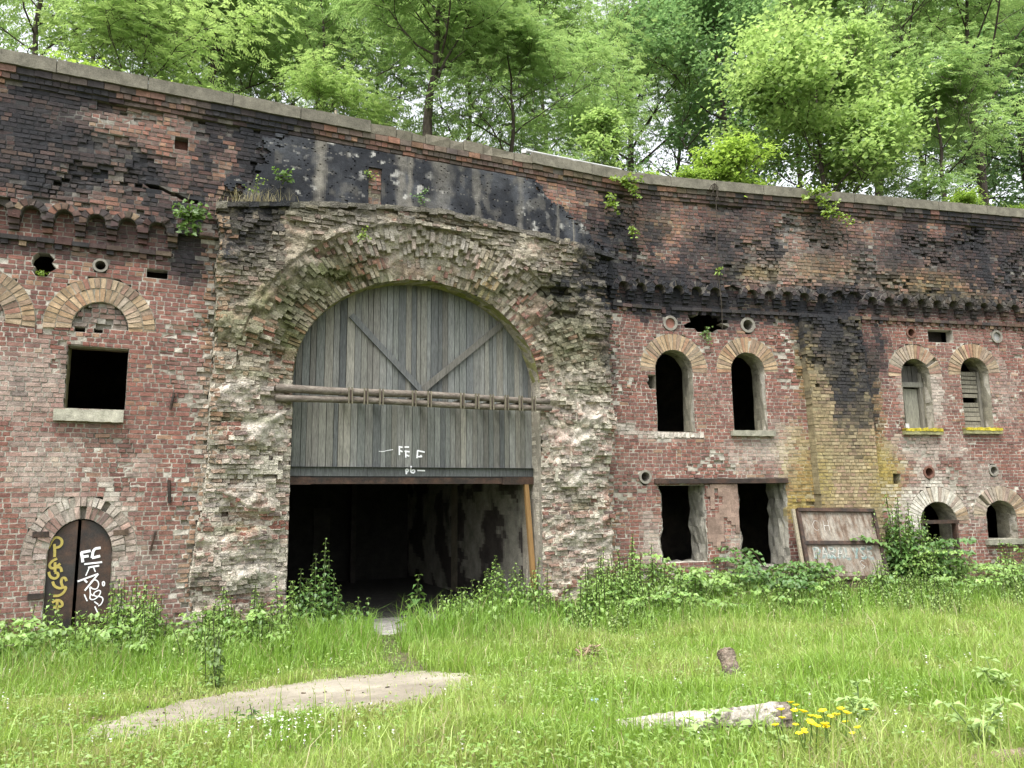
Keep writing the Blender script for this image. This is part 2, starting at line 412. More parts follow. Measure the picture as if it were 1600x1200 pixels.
# ------------------------------------------------------------------ main heights
SMIN, SMAX = -15.5, 17.5
U = .17                                        # the upper wall stands out over the corbels
HP = CZ + 7.411                                # top of the coping
HCT = HP - .24                                 # underside of coping
HU = W(152, 349, U)[1] + .02                   # springing of the little corbel arches
HSTR = HU - .42                                # string course
blkL = W(331, 560, .2)[0]; blkR = W(951, 600, .2)[0]
def edgeL(h): return blkL + .10 * fr(h * 1.4, 3.3, 0, 3) - .12 * sm(3.2, 1.5, h)
def edgeR(h): return blkR + .10 * fr(h * 1.4, 9.3, 0, 3) + .05 * sm(3.0, 1.0, h)
TOP = [W(x, y, .3) for x, y in ((338, 318), (450, 316), (600, 321), (690, 328), (760, 345), (860, 370), (958, 398))]
def topH(s): return float(np.interp(s, [p[0] for p in TOP], [p[1] for p in TOP]))
GA = W(455, 700); GB = W(845, 700)
gc, ga = (GA[0] + GB[0]) / 2, (GB[0] - GA[0]) / 2
g_apex = W(650, 437)[1]; g_hs = W(845, 606)[1] - .05; gb = g_apex - g_hs
GF = -.03                                      # sill height of the gate floor

RED = [(.215, .092, .07), (.19, .082, .066), (.235, .108, .08), (.165, .075, .062), (.14, .07, .062), (.215, .115, .09), (.115, .064, .06)]
BUFF = [(.33, .235, .145), (.30, .205, .125), (.36, .265, .17), (.29, .175, .11), (.26, .185, .13)]
UPR = [(.25, .105, .075), (.28, .13, .085), (.21, .10, .08), (.17, .10, .085), (.15, .10, .09), (.29, .165, .10), (.11, .085, .08)]
TAN = [(.29, .25, .185), (.25, .21, .155), (.32, .26, .19), (.24, .165, .125), (.21, .18, .14), (.34, .30, .23), (.22, .13, .10)]
LOWJ = [(.25, .135, .105), (.27, .165, .125), (.31, .235, .185), (.23, .105, .08), (.28, .20, .155), (.14, .10, .09), (.25, .12, .09)]
YLW = [(.31, .245, .145), (.28, .215, .125), (.34, .275, .17), (.25, .18, .115), (.28, .195, .135)]

FORT = empty('brick_fort', P((blkL + blkR) / 2, 0, 0))
tag(FORT, 'ruined red brick fort with sooty parapet, corbelled arches and a broken gate arch', 'fort')

# ------------------------------------------------------------------ openings: (name, kind, geometry)
def arch_px(xl, xr, yapex, ybot, yspring, d=0.0):
    xm = (xl + xr) / 2
    a = W(xl, (yspring + ybot) / 2, d); b = W(xr, (yspring + ybot) / 2, d)
    hs = W(xm, yspring, d)[1]; ap = W(xm, yapex, d)[1]; h0 = W(xm, ybot, d)[1]
    return dict(sc=(a[0] + b[0]) / 2, a=(b[0] - a[0]) / 2, hs=hs, b=ap - hs, h0=h0)
def rect_px(xl, xr, yt, yb, d=0.0):
    xm = (xl + xr) / 2; ym = (yt + yb) / 2
    return dict(s0=W(xl, ym, d)[0], s1=W(xr, ym, d)[0], h1=W(xm, yt, d)[1], h0=W(xm, yb, d)[1])
WIN = [dict(arch_px(1026, 1084, 547, 674, 578), t=.38, sill='broken'), dict(arch_px(1145, 1197, 551, 673, 580), t=.37, sill='grey'),
       dict(arch_px(1412, 1457, 561, 671, 586), t=.36, sill='moss'), dict(arch_px(1505, 1549, 559, 670, 584), t=.36, sill='moss2')]
LOWIN = [dict(arch_px(1443, 1500, 784, 905, 816), t=.36, sill=None), dict(arch_px(1543, 1590, 782, 842, 806), t=.36, sill='ledge')]
LW = rect_px(103, 198, 540, 641)                       # left window, square, under a blocked arch
LRING = dict(sc=(LW['s0'] + LW['s1']) / 2, a=W(197, 500)[0] / 2 - W(108, 500)[0] / 2, hs=W(150, 512)[1], b=W(150, 471)[1] - W(150, 512)[1], t=.42)
LR2 = dict(LRING); LR2['sc'] = LRING['sc'] - (W(152, 510)[0] - W(-46, 490)[0])
DOOR = arch_px(69, 171, 811, 985, 868)
HOLES = [rect_px(1032, 1104, 757, 880), rect_px(1156, 1231, 752, 886)]
SMALL = [rect_px(229, 262, 421, 434), rect_px(1396, 1407, 741, 756), rect_px(1450, 1489, 514, 533),
         rect_px(116, 133, 508, 516), rect_px(146, 161, 509, 517), rect_px(175, 188, 511, 518)]
SMALLU = [rect_px(273, 294, 217, 232, U)]
ROUND = [(157, 415, 10), (1047, 505, 10), (1168, 508, 10), (1557, 526, 8), (1008, 745, 9), (1451, 738, 8), (1552, 735, 7), (1423, 520, 7)]
RND = []
for x, y, r_ in ROUND:
    a = W(x, y); b = W(x + r_, y); c = W(x, y - r_); RND.append((a[0], a[1], (b[0] - a[0] + c[1] - a[1]) / 2))
def disc(s0, h0, r):
    return lambda h: None if abs(h - h0) >= r else (s0 - math.sqrt(r * r - (h - h0) ** 2), s0 + math.sqrt(r * r - (h - h0) ** 2))
def blobhole(px, py, rx, ry, seed):
    a = W(px, py); b = W(px + rx, py); c = W(px, py - ry); rs, rh = b[0] - a[0], c[1] - a[1]
    def f(h):
        q = (h - a[1]) / rh
        if abs(q) >= 1: return None
        w = (1 - abs(q) ** 3) ** .5
        hq = round(h / .08)
        return (a[0] - rs * w * (1 + .25 * math.sin(hq * 2.3 + seed)), a[0] + rs * w * (1 + .25 * math.sin(hq * 3.7 + seed * 2)))
    return f
BLOBS = [blobhole(1021, 597, 9, 13, 4.0), blobhole(68, 412, 17, 18, 1.0), blobhole(1104, 504, 29, 15, 2.0)]
blocks_low = []
for w_ in WIN + LOWIN:
    blocks_low += [ell(w_['sc'], w_['hs'], w_['a'], w_['b'], w_['h0']), arc_only(w_['sc'], w_['hs'], w_['a'] + w_['t'], w_['b'] + w_['t'])]
blocks_low += [rect(LW['s0'], LW['s1'], LW['h0'], LW['h1']), ell(DOOR['sc'], DOOR['hs'], DOOR['a'], DOOR['b'], -9), arc_only(DOOR['sc'], DOOR['hs'], DOOR['a'] + .36, DOOR['b'] + .36)]
for q in (LRING, LR2): blocks_low.append(arc_only(q['sc'], q['hs'], q['a'] + q['t'], q['b'] + q['t']))
for q in HOLES: 
    base = rect(q['s0'], q['s1'], q['h0'], q['h1'])
    blocks_low.append((lambda q: (lambda h: None if not (q['h0'] <= h <= q['h1']) else (q['s0'] + .07 * fr(h * 3, q['s0'], 0, 2), q['s1'] + .04 * fr(h * 3, q['s1'], 0, 2))))(q))
for q in SMALL: blocks_low.append(rect(q['s0'], q['s1'], q['h0'], q['h1']))
for s0, h0, r in RND: blocks_low.append(disc(s0, h0, r * 1.15))
blocks_low += BLOBS

# ------------------------------------------------------------------ lower walls
def dep_low(s, h):
    n = fr(s * .9, h * .9, 11.0)
    r = .05 + .5 * sm(.25, .5, n) + .9 * sm(.45, 0, min(abs(s - edgeL(h)), abs(s - edgeR(h))))
    return (-.02 * sm(.25, .5, n), min(1.0, r))
def col_low(s, h):
    c = R.choice(RED); n = fr(s * .7, h * .7, 5.0)
    if R.random() < .03 + .12 * max(0, n): c = R.choice(BUFF)
    c = mixc(c, R.choice(((.17, .075, .075), (.24, .19, .16))), .5 * sm(.05, .45, fr(s * .5, h * .5, 9.0)))
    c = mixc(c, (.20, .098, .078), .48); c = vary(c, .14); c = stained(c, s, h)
    e = min(abs(s - edgeL(h)), abs(s - edgeR(h)))
    if e < .16: c = mixc(c, R.choice(BUFF), .5)
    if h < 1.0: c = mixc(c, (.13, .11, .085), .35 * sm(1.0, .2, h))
    m_ = mixc((.42, .39, .335), (.25, .225, .185), sm(-.2, .4, fr(s * .6, h * .6, 15.0)) * .7)
    m_ = stained(vary(m_, .1), s, h, only=('soot', 'yel', 'green'))
    return c, m_
mb = MB()
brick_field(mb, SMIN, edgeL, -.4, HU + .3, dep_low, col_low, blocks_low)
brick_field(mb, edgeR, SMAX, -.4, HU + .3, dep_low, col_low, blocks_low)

# ------------------------------------------------------------------ corbel arches: centres along both flanks
def cor_list(sa, sb, step):
    n = max(1, int(round((sb - sa) / step))); return [sa + (sb - sa) * (k + .5) / n for k in range(n)], (sb - sa) / n
sA0 = W(21, 340, U)[0]; sA1 = W(270, 365, U)[0]; stepA = (sA1 - sA0) / 5
cenA = [sA0 + stepA * (k + .5) for k in range(-9, 5)]
sB0 = W(989, 462, U)[0]; stepB = (W(1133, 470, U)[0] - sB0) / 5
cenB = [sB0 + stepB * (k + .5) for k in range(-1, 36) if sB0 + stepB * k < SMAX]
missing = {('B', 6), ('B', 12), ('B', 13)}
arch_up = []
for s_ in cenA: arch_up.append((s_, stepA, 'A'))
for k, s_ in enumerate(cenB): arch_up.append((s_, stepB, 'B') if ('B', k) not in missing else (s_, stepB, 'X'))

# ------------------------------------------------------------------ upper wall
def blk_int(h):
    if h > max(p[1] for p in TOP) - .02: return None
    ss = [edgeL(h) + (edgeR(h) - edgeL(h)) * k / 60 for k in range(61)]
    ins = [q for q in ss if topH(q) > h]
    return (ins[0] + .03, ins[-1] - .03) if ins else None
def dep_up(s, h):
    n = fr(s * .8, h * 1.1, 21.0); k = sm(.02, .4, n)
    k = max(k, .8 * sm(HU + .9, HU + .2, h) * sm(-.2, .3, fr(s * 1.1, h, 4.0)))
    return (U - .075 * k, .12 + .88 * k)
def col_up(s, h):
    c = R.choice(UPR)
    if R.random() < .10: c = R.choice(BUFF)
    c = mixc(c, (.21, .17, .135), .65 * sm(.0, .4, fr(s * .8, h * 1.1, 21.0)))
    c = mixc(c, (.225, .135, .105), .42); c = vary(c, .18); c = stained(c, s, h)
    m_ = stained(vary(mixc((.19, .17, .145), (.32, .3, .26), sm(.0, .4, fr(s * .7, h * .7, 31.0))), .15), s, h, only=('soot', 'yel', 'green'))
    return c, m_
bl_up = [blk_int]
for s_, st, kd in arch_up:
    bl_up.append(arc_only(s_, HU, st * .30 + (.115 if kd != 'X' else .1), st * .30 + (.115 if kd != 'X' else .1)))
for q in SMALLU: bl_up.append(rect(q['s0'], q['s1'], q['h0'], q['h1']))
gash = [W(x, y, U) for x, y in ((243, 292), (262, 306), (300, 316))]
def gash_f(h):
    a, b = gash[0], gash[2]
    if not (b[1] - .05 <= h <= a[1] + .05): return None
    t = (a[1] - h) / (a[1] - b[1]); s_ = a[0] + (b[0] - a[0]) * t
    return (s_ - .12, s_ + .16)
bl_up.append(gash_f)
brick_field(mb, SMIN, SMAX, HU, HCT - .30, dep_up, col_up, bl_up, mcol=(.2, .18, .15))
# rubble seen at the bottom of the small holes in the upper wall
for q in SMALLU + [dict(s0=gash[0][0] - .2, s1=gash[2][0] + .3, h0=gash[2][1] - .1, h1=gash[0][1] + .1)]:
    mb.wbox(q['s0'] - .05, q['s1'] + .05, q['h0'] - .05, q['h1'] + .05, -.1, -.03, (.13, .06, .045), .01)
# blocked arch over the left window: lintel bricks, tympanum
def col_tymp(s, h):
    c = vary(mixc(R.choice(RED), GREY, R.uniform(.3, .9)), .2); return c, vary((.25, .235, .2), .1)
brick_field(mb, LW['s0'] - .02, LW['s1'] + .02, LW['h1'], LRING['hs'], lambda s, h: (-.05, .5), col_low, [rect(q['s0'], q['s1'], q['h0'], q['h1']) for q in SMALL[3:]])
def in_ring(q): 
    return (lambda h: q['sc'] - q['a'] * math.sqrt(max(0.001, 1 - ((h - q['hs']) / q['b']) ** 2))), (lambda h: q['sc'] + q['a'] * math.sqrt(max(0.001, 1 - ((h - q['hs']) / q['b']) ** 2)))
for q in (LRING, LR2):
    fl, fr_ = in_ring(q)
    brick_field(mb, fl, fr_, q['hs'], q['hs'] + q['b'] - .01, lambda s, h: (-.06, .6), col_tymp)
for q in SMALL:
    mb.wbox(q['s0'] - .02, q['s1'] + .02, q['h0'] - .02, q['h1'] + .02, -.5, -.4, (.03, .025, .022))
WALLO = mb.build('brick_wall', M_BRICK, FORT)
# pilaster
pl0, pl1 = W(1257, 500, .25), W(1285, 800, .25); pr0, pr1 = W(1349, 500, .25), W(1380, 800, .25)
def lin(a, b): return lambda h: a[0] + (b[0] - a[0]) * (h - a[1]) / (b[1] - a[1])
def dep_pil(s, h):
    k = sm(W(1300, 640)[1], W(1300, 560)[1], h) * sm(-.35, .2, fr(s * 1.4, h * 1.4, 41)); return (.25 - .09 * k, .08 + .9 * k)
def col_pil(s, h):
    c = vary(R.choice(YLW), .18); c = mixc(c, (.20, .16, .09), .55 * sm(.1, .5, fr(s * 1.1, h * .5, 51) + .25))
    c = stained(c, s, h); return c, stained(vary((.22, .185, .11), .15), s, h, only=('soot',))
mb = MB(); brick_field(mb, lin(pl0, pl1), lin(pr0, pr1), -.3, HSTR + .02, dep_pil, col_pil, back=.4)
tag(mb.build('pilaster', M_BRICK, FORT), 'yellow brick pilaster blackened at the top')

# corbel tables
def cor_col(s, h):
    c = vary(R.choice(UPR + BUFF[:2]), .2); c = mixc(c, (.045, .042, .04), R.uniform(.3, .85)); return stained(c, s, h), vary((.10, .09, .08), .2)  # dark mix holds soot plus painted shadow of the corbel undersides
def corbel(name, cens, step, tagk):
    mb = MB()
    for k, s_ in enumerate(cens):
        inner = step * .30
        if (tagk, k) not in missing:
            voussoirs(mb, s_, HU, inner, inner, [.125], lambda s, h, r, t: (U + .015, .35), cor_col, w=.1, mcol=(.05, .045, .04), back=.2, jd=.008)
        for e in ((s_ - step / 2,) if k else (s_ - step / 2,)) + ((s_ + step / 2,) if k == len(cens) - 1 else ()):
            if (tagk, k) in missing and R.random() < .5: continue
            hw = step * .5 - inner - .012
            for j in range(3):
                if R.random() < .08 and j == 2: continue
                h1 = HU - j * .085; w_ = hw * (1 if j == 0 else .95 if j == 1 else .85)
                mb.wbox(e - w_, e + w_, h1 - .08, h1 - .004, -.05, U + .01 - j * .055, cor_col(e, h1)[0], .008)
    s0, s1 = cens[0] - step / 2, cens[-1] + step / 2
    n = int((s1 - s0) / .25)
    for k in range(n):                                   # string course and dentils
        a = s0 + (s1 - s0) * k / n; b = s0 + (s1 - s0) * (k + 1) / n
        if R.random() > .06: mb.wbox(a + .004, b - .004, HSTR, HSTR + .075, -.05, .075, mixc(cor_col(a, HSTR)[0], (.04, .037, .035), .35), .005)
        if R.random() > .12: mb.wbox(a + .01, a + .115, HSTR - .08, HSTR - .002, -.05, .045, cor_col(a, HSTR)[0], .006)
    return mb.build(name, M_BRICK, FORT)
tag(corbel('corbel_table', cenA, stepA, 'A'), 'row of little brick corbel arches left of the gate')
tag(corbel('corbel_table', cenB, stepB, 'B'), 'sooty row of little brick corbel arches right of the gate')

# cornice: three stepped brick courses under the coping, and the coping itself
mb = MB()
for j, (d, h0, h1) in enumerate(((.20, HCT - .30, HCT - .225), (.235, HCT - .22, HCT - .125), (.27, HCT - .12, HCT))):
    s = SMIN
    while s < SMAX:
        ln = (.12 if j == 1 else .25) * R.uniform(.95, 1.05)
        if not (R.random() < .05):
            c = stained(vary(mixc(R.choice(UPR), (.085, .075, .062), R.uniform(.3, .85)), .2), s, h0)
            mb.wbox(s + .005, s + ln - .005, h0 + .004, h1 - .004, -.1, d + R.uniform(-.012, .008), c, .006)
        mb.wbox(s, s + ln, h0, h1, -.12, d - .03, vary((.11, .10, .085)))
        s += ln
mb.build('cornice', M_BRICK, FORT)
mb = MB()
s = SMIN; brk0, brk1 = W(505, 180, .3)[0], W(812, 235, .3)[0]
while s < SMAX:
    broken = brk0 < s < brk1
    ln = R.uniform(1.0, 1.5) if not broken else R.uniform(.2, .55)
    c = vary((.145, .135, .105) if not broken else (.16, .145, .11), .16)
    t = 0 if not broken else -.05 + .09 * fr(s * .8, 4, 2) + R.uniform(-.015, .012); f = 0 if not broken else -.05 + .06 * fr(s * 1.2, 7, 2) + R.uniform(-.012, .012)
    mb.wbox(s + .006, s + ln - .006, HCT + .003, HP + t, -.35, .31 + f, c, .006 if not broken else .022, nseg=4 if not broken else 1)
    mb.wbox(s, s + ln, HCT + .006, HP - .12 + min(0, t), -.34, .27 + f, vary((.09, .085, .07)))
    s += ln
mb.build('coping', M_STONE, FORT)

# ------------------------------------------------------------------ gate surround
RT = [.26, .26, .26, .26]; RTsum = sum(RT)
NOTCH = [(W(556, 438, .2), .50, .17, .34), (W(868, 456, .2), .42, .13, .28), (W(880, 490, .2), .36, .11, .24), (W(432, 552, .2), .14, .12, .3), (W(500, 400, .2), .22, .07, .12), (W(700, 352, .2), .8, .06, .08),
         (W(380, 810, .2), .4, .18, .16), (W(385, 935, .2), .3, .10, .12), (W(350, 790, .2), .2, .2, .12), (W(920, 640, .2), .2, .16, .12), (W(890, 770, .2), .25, .12, .1), (W(400, 880, .2), .4, .06, .1), (W(925, 530, .2), .25, .08, .15)]
def rough_d(s, h):
    d = .15 * fr(s * 1.2, h * 1.9, 61.0, 4) + .06 * fr(s * 3.2, h * 5.2, 65.0, 3)
    for (c, rs, rh, k) in NOTCH:
        q = math.hypot((s - c[0]) / rs, (h - c[1]) / rh); d -= k * sm(1.25, .7, q + .3 * fr(s * 3, h * 3, 2))
    return d
def face_d(h): return .32 - .14 * sm(4.2, 2.2, h)
def dep_gate(s, h):
    e = abs(s - gc) - ga
    f = face_d(h) * sm(-.1, .9, e) if h < g_hs + .2 else face_d(h)
    if h >= g_hs + .2:
        f = face_d(h)
    d = f + rough_d(s, h)
    if h < g_hs and e < .3: d = max(d * sm(0, .3, e), -.06)
    return (d, .75 + .25 * R.random())
def col_gate(s, h):
    up = sm(g_hs - .6, g_hs + .9, h)
    c = R.choice(TAN) if R.random() < up else R.choice(LOWJ)
    c = vary(c, .22)
    n = fr(s * 2, h * 2.6, 71)
    c = mixc(c, (.38, .345, .28) if up < .5 else (.27, .245, .185), .5 * sm(.05, .4, n))
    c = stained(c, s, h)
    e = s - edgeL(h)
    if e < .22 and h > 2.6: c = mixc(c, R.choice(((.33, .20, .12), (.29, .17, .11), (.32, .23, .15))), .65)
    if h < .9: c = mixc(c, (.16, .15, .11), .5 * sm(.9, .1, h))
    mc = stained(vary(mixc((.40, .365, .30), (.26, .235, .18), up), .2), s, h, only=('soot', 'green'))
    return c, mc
def out_ring(h):
    if h < g_hs: return None
    if h >= g_hs + gb + RTsum: return None
    w = (ga + RTsum) * math.sqrt(1 - ((h - g_hs) / (gb + RTsum)) ** 2); return (gc - w, gc + w)
def above_top(h):                                   # cut the block along its sloping top
    return None
mb = MB()
hmax = max(p[1] for p in TOP)
nband = 40
brick_field(mb, lambda h: max(edgeL(h), min([q[0] for q in TOP if q[1] >= h] or [edgeL(h)]) - .0) if h > min(TOP[0][1], TOP[1][1]) else edgeL(h),
            lambda h: min(edgeR(h), float(np.interp(-h, [-p[1] for p in TOP[2:]], [p[0] for p in TOP[2:]])) if h > TOP[-1][1] else edgeR(h)), -.4, hmax, dep_gate, col_gate,
            [ell(gc, g_hs, ga, gb), out_ring], back=.75, jd=.005, jh=.007, bond='mix', course=.082)
def dep_ring(s, h, r, t):
    q = r / RTsum
    side = abs(math.cos(t))
    f = -.02 + face_d(h) * (sm(.0, .95, q) * (1 - .25 * (1 - side)))
    d = f + rough_d(s, h) * (.3 + .7 * q)
    return (d, .35 + .5 * q)
def col_ring(s, h):
    c = R.choice(TAN + [(.27, .13, .10), (.23, .12, .095), (.30, .17, .12)]); c = vary(c, .22)
    c = mixc(c, (.36, .32, .25), .7 * sm(.05, .4, fr(s * 2, h * 2, 77)))
    c = stained(c, s, h); mc = stained(vary((.33, .30, .235), .2), s, h, only=('green', 'soot'))
    return c, mc
def ring_cols(mb, r0, r1, w):
    arc = math.pi * ((ga + gb) / 2 + (r0 + r1) / 2); n = int(arc / w)
    for k in range(n):
        t0 = -.02 + (math.pi + .04) * k / n; t1 = -.02 + (math.pi + .04) * (k + 1) / n; tm = (t0 + t1) / 2
        r = r0 + (R.uniform(-.08, .08) if r0 > 0 else 0); re = r1 + R.uniform(-.1, .1)
        pt = lambda t, q: (gc + (ga + q) * math.cos(t), g_hs + (gb + q) * math.sin(t))
        cj = R.uniform(-.02, .02)
        while r < re - .04:
            T = min(R.choice((.12, .24, .24)), re - r); q0, q1 = r, r + T; s_, h_ = pt(tm, r + T / 2)
            d, rough = dep_ring(s_, h_, r + T / 2, tm); c, mc = col_ring(s_, h_); d += cj
            gone = R.random() < .05 + .10 * (r / RTsum)
            dm = d - .012 + R.uniform(-.03, .012) - (R.uniform(.05, .12) if gone else 0)
            def H(t0, t1, q0, q1, df, db, j):
                z = lambda: R.uniform(-j, j)
                A = [(t0, q0), (t1, q0), (t1, q1), (t0, q1)]
                return [P(*pt(t, q), df + z()) for t, q in A][::-1] + [P(*pt(t, q), db) for t, q in A][::-1]
            mb.hexa(H(t0, t1, q0, q1, dm, dm - .6, .006), mc, back=False)
            if not gone:
                dt = .009 / (ga + q0 + .01) * R.uniform(.6, 1.6); d += R.uniform(-.026, .024)
                mb.hexa(H(t0 + dt, t1 - dt, q0 + R.uniform(.004, .016), q1 - R.uniform(.004, .016), d, d - .15, .014), c, back=False)
            r += T
ring_cols(mb, 0, .52, .08); ring_cols(mb, .52, RTsum, .085)
# the mortar and crumbled core between the bricks: one continuous eroded surface
def ring_r(s_, h_):
    x, y = s_ - gc, h_ - g_hs
    if y <= 0: return abs(x) - ga
    lo, hi = -1.0, 4.0
    for _ in range(14):
        md = (lo + hi) / 2
        if ga + md <= .01 or gb + md <= .01 or (x / (ga + md)) ** 2 + (y / (gb + md)) ** 2 > 1: lo = md
        else: hi = md
    return (lo + hi) / 2
sk = MB(); stp = .034; ni = int((edgeR(3) - edgeL(3) + .5) / stp); nj = int((hmax + .35) / stp); ids = {}; s00 = edgeL(3) - .25
def skin_pt(i, j):
    s_ = s00 + i * stp; h_ = -.35 + j * stp
    if s_ < edgeL(h_) + .01 or s_ > edgeR(h_) - .01 or h_ > topH(s_) - .03: return None
    r = ring_r(s_, h_)
    if r < .012: return None
    if h_ > g_hs and r < RTsum: d = dep_ring(s_, h_, r, math.atan2(h_ - g_hs, s_ - gc))[0]
    else: d = dep_gate(s_, h_)[0]
    cover = fr(s_ * 1.5, h_ * 1.5, 201, 3)
    d += -.034 - (.016 if (h_ > g_hs and r < RTsum) else 0) + .062 * sm(.0, .5, cover) + .022 * fr(s_ * 9, h_ * 11, 205, 3) - .03 * sm(.0, -.4, cover)
    return P(s_ + R.uniform(-.006, .006), h_ + R.uniform(-.006, .006), d), s_, h_
for i in range(ni):
    for j in range(nj):
        q = skin_pt(i, j)
        if q: ids[i, j] = len(sk.v); sk.v.append(q[0])
for i in range(ni):
    for j in range(nj):
        k4 = [(i, j), (i + 1, j), (i + 1, j + 1), (i, j + 1)]
        if all(k in ids for k in k4):
            s_, h_ = s00 + (i + .5) * stp, -.35 + (j + .5) * stp; up = sm(g_hs - .6, g_hs + .9, h_)
            c = mixc((.40, .345, .285), (.27, .235, .175), up); c = mixc(c, (.27, .155, .12), .85 * sm(.05, .4, fr(s_ * 1.6, h_ * 2.2, 207)) * (1 - .6 * up))
            c = mixc(c, (.15, .14, .10), .5 * sm(.1, .5, fr(s_ * 2.5, h_ * 4, 209)))
            sk.f.append(tuple(ids[k] for k in k4)); sk.c.append(stained(vary(c, .08), s_, h_, only=('green', 'soot', 'lime')))
tag(sk.build('mortar_core', M_RUBBLE, FORT, smooth=True), 'smeared lime mortar and crumbled core of the gate jambs')
# ledge slab on the block and cement patches on the jambs
for k in range(46):
    a = TOP[0][0] + (TOP[-1][0] - TOP[0][0]) * k / 46; b = TOP[0][0] + (TOP[-1][0] - TOP[0][0]) * (k + 1) / 46
    f = .37 + .07 * fr(a * 2, 1, 81) ; t0, t1 = topH(a), topH(b); th = .10 + .05 * fr(a * 3, 2, 83)
    c = vary((.185, .17, .135), .2); c = stained(c, a, t0)
    mb.hexa([P(a, t0 - th, f), P(b, t1 - th, f + R.uniform(-.02, .02)), P(b, t1 + R.uniform(-.015, .02), f + R.uniform(-.02, .02)), P(a, t0 + R.uniform(-.015, .02), f), P(a, t0 - th, -.1), P(b, t1 - th, -.1), P(b, t1 + .06, -.1), P(a, t0 + .06, -.1)], c)
for (x0, x1, y0, y1, dd) in ((372, 442, 712, 748, .17), (868, 930, 714, 752, .15)):
    q = rect_px(x0, x1, y0, y1, dd); n = 9
    for i in range(n):
        for j in range(5):
            a = q['s0'] + (q['s1'] - q['s0']) * i / n; b = q['s0'] + (q['s1'] - q['s0']) * (i + 1) / n
            c_ = q['h0'] + (q['h1'] - q['h0']) * j / 5; d_ = q['h0'] + (q['h1'] - q['h0']) * (j + 1) / 5
            if (i in (0, n - 1) or j in (0, 4)) and R.random() < .35: continue
            mb.wbox(a, b, c_, d_, -.1, dd + .03 * fr(a * 3, c_ * 3, 5), vary((.42, .39, .32), .06), .006)
tag(mb.build('gate_arch', M_RUBBLE, FORT), 'crumbling brick arch and jambs round the gate opening')
mb = MB()
def col_lin(p, t):
    if p[1] > g_hs: return vary(mixc((.19, .20, .06), (.27, .25, .13), R.random()), .15)
    return vary((.27, .245, .2), .2)
liner(mb, arch_outline(gc, g_hs, ga, gb, GF, 40, False), .0, -.95, col_lin, 0, 6, .008)
mb.build('gate_reveal', M_PLASTER, FORT)

# black render panel above the gate
mb = MB()
RTOP = HCT - .33
poly_l = [(-99, 0)]
pL = [W(x, y, .2) for x, y in ((345, 330), (400, 250), (432, 205), (520, 205))]
pR = [W(x, y, .2) for x, y in ((830, 275), (852, 305), (905, 345), (945, 392), (958, 410))]
n_s, n_h = 250, 76
sa, sb = pL[0][0], pR[-1][0]; hb = min(p[1] for p in TOP) - .1
drips = [(W(500, 250, .2)[0], .13, 1.0), (W(628, 280, .2)[0], .12, .7), (W(640, 300, .2)[0], .07, .8), (W(745, 300, .2)[0], .10, .5), (W(812, 300, .2)[0], .10, .5), (W(870, 300, .2)[0], .05, .6), (W(895, 350, .2)[0], .03, .8), (W(690, 290, .2)[0], .25, .45)]
for i in range(n_s):
    for j in range(n_h):
        a = sa + (sb - sa) * i / n_s; b = sa + (sb - sa) * (i + 1) / n_s
        c_ = hb + (RTOP - hb) * j / n_h; d_ = hb + (RTOP - hb) * (j + 1) / n_h
        sm_, hm_ = (a + b) / 2, (c_ + d_) / 2
        if hm_ < topH(sm_) - .12: continue
        nn = .12 * fr(sm_ * 2.5, hm_ * 2.5, 91)
        lo = float(np.interp(hm_, [p[1] for p in pL], [p[0] for p in pL])); hi = float(np.interp(-hm_, [-p[1] for p in pR], [p[0] for p in pR]))
        edge = min(sm_ - lo - nn * 3, hi + nn * 2 - sm_, .5 + (RTOP - hm_) * 3)
        if edge < 0 or (edge < .25 and fr(sm_ * 7, hm_ * 9, 93, 3) * .5 + .12 > edge * 1.2 + .1): continue
        c = mixc((.020, .022, .027), (.058, .062, .07), sm(-.1, .45, fr(sm_ * 1.2, hm_ * .8, 95)))
        c = mixc(c, (.10, .095, .085), .6 * sm(.15, .55, fr(sm_ * 3, hm_ * 2, 97)))
        for (ds_, w_, k) in drips:
            e = abs(sm_ - ds_ + .04 * fr(hm_ * 2, ds_, 3)) / w_
            c = mixc(c, (.21, .195, .165), k * .85 * sm(1.25, .1, e + .55 * fr(sm_ * 4, hm_ * 3, 98)))
        w2 = sm(.30, .62, fr(sm_ * 4.2, hm_ * 4.8, 99, 4)) * sm(.0, .4, fr(sm_ * .7, hm_ * .9, 33) + .12)
        c = mixc(c, (.42, .41, .38), w2 * .8)
        line = abs((hm_ - hb) % .42 - .21) < .018
        if line and R.random() < .16 + .5 * fr(sm_ * 1.5, hm_ * 5, 6): c = mixc(c, (.20, .19, .17), .5)
        dpt = U + .05 + .012 * fr(sm_ * 3, hm_ * 3, 92) - (.03 if R.random() < .02 else 0)
        gx0, gx1 = W(576, 250, .2)[0], W(596, 250, .2)[0]
        if gx0 < sm_ < gx1 and hm_ < RTOP - .35: dpt -= .09; c = vary((.20, .18, .13), .5)
        mb.wbox(a, b, c_, d_, U - .1, dpt, vary(c, .08), .0)
tag(mb.build('render_panel', M_RENDER, FORT), 'soot-black cement render with pale drip marks')

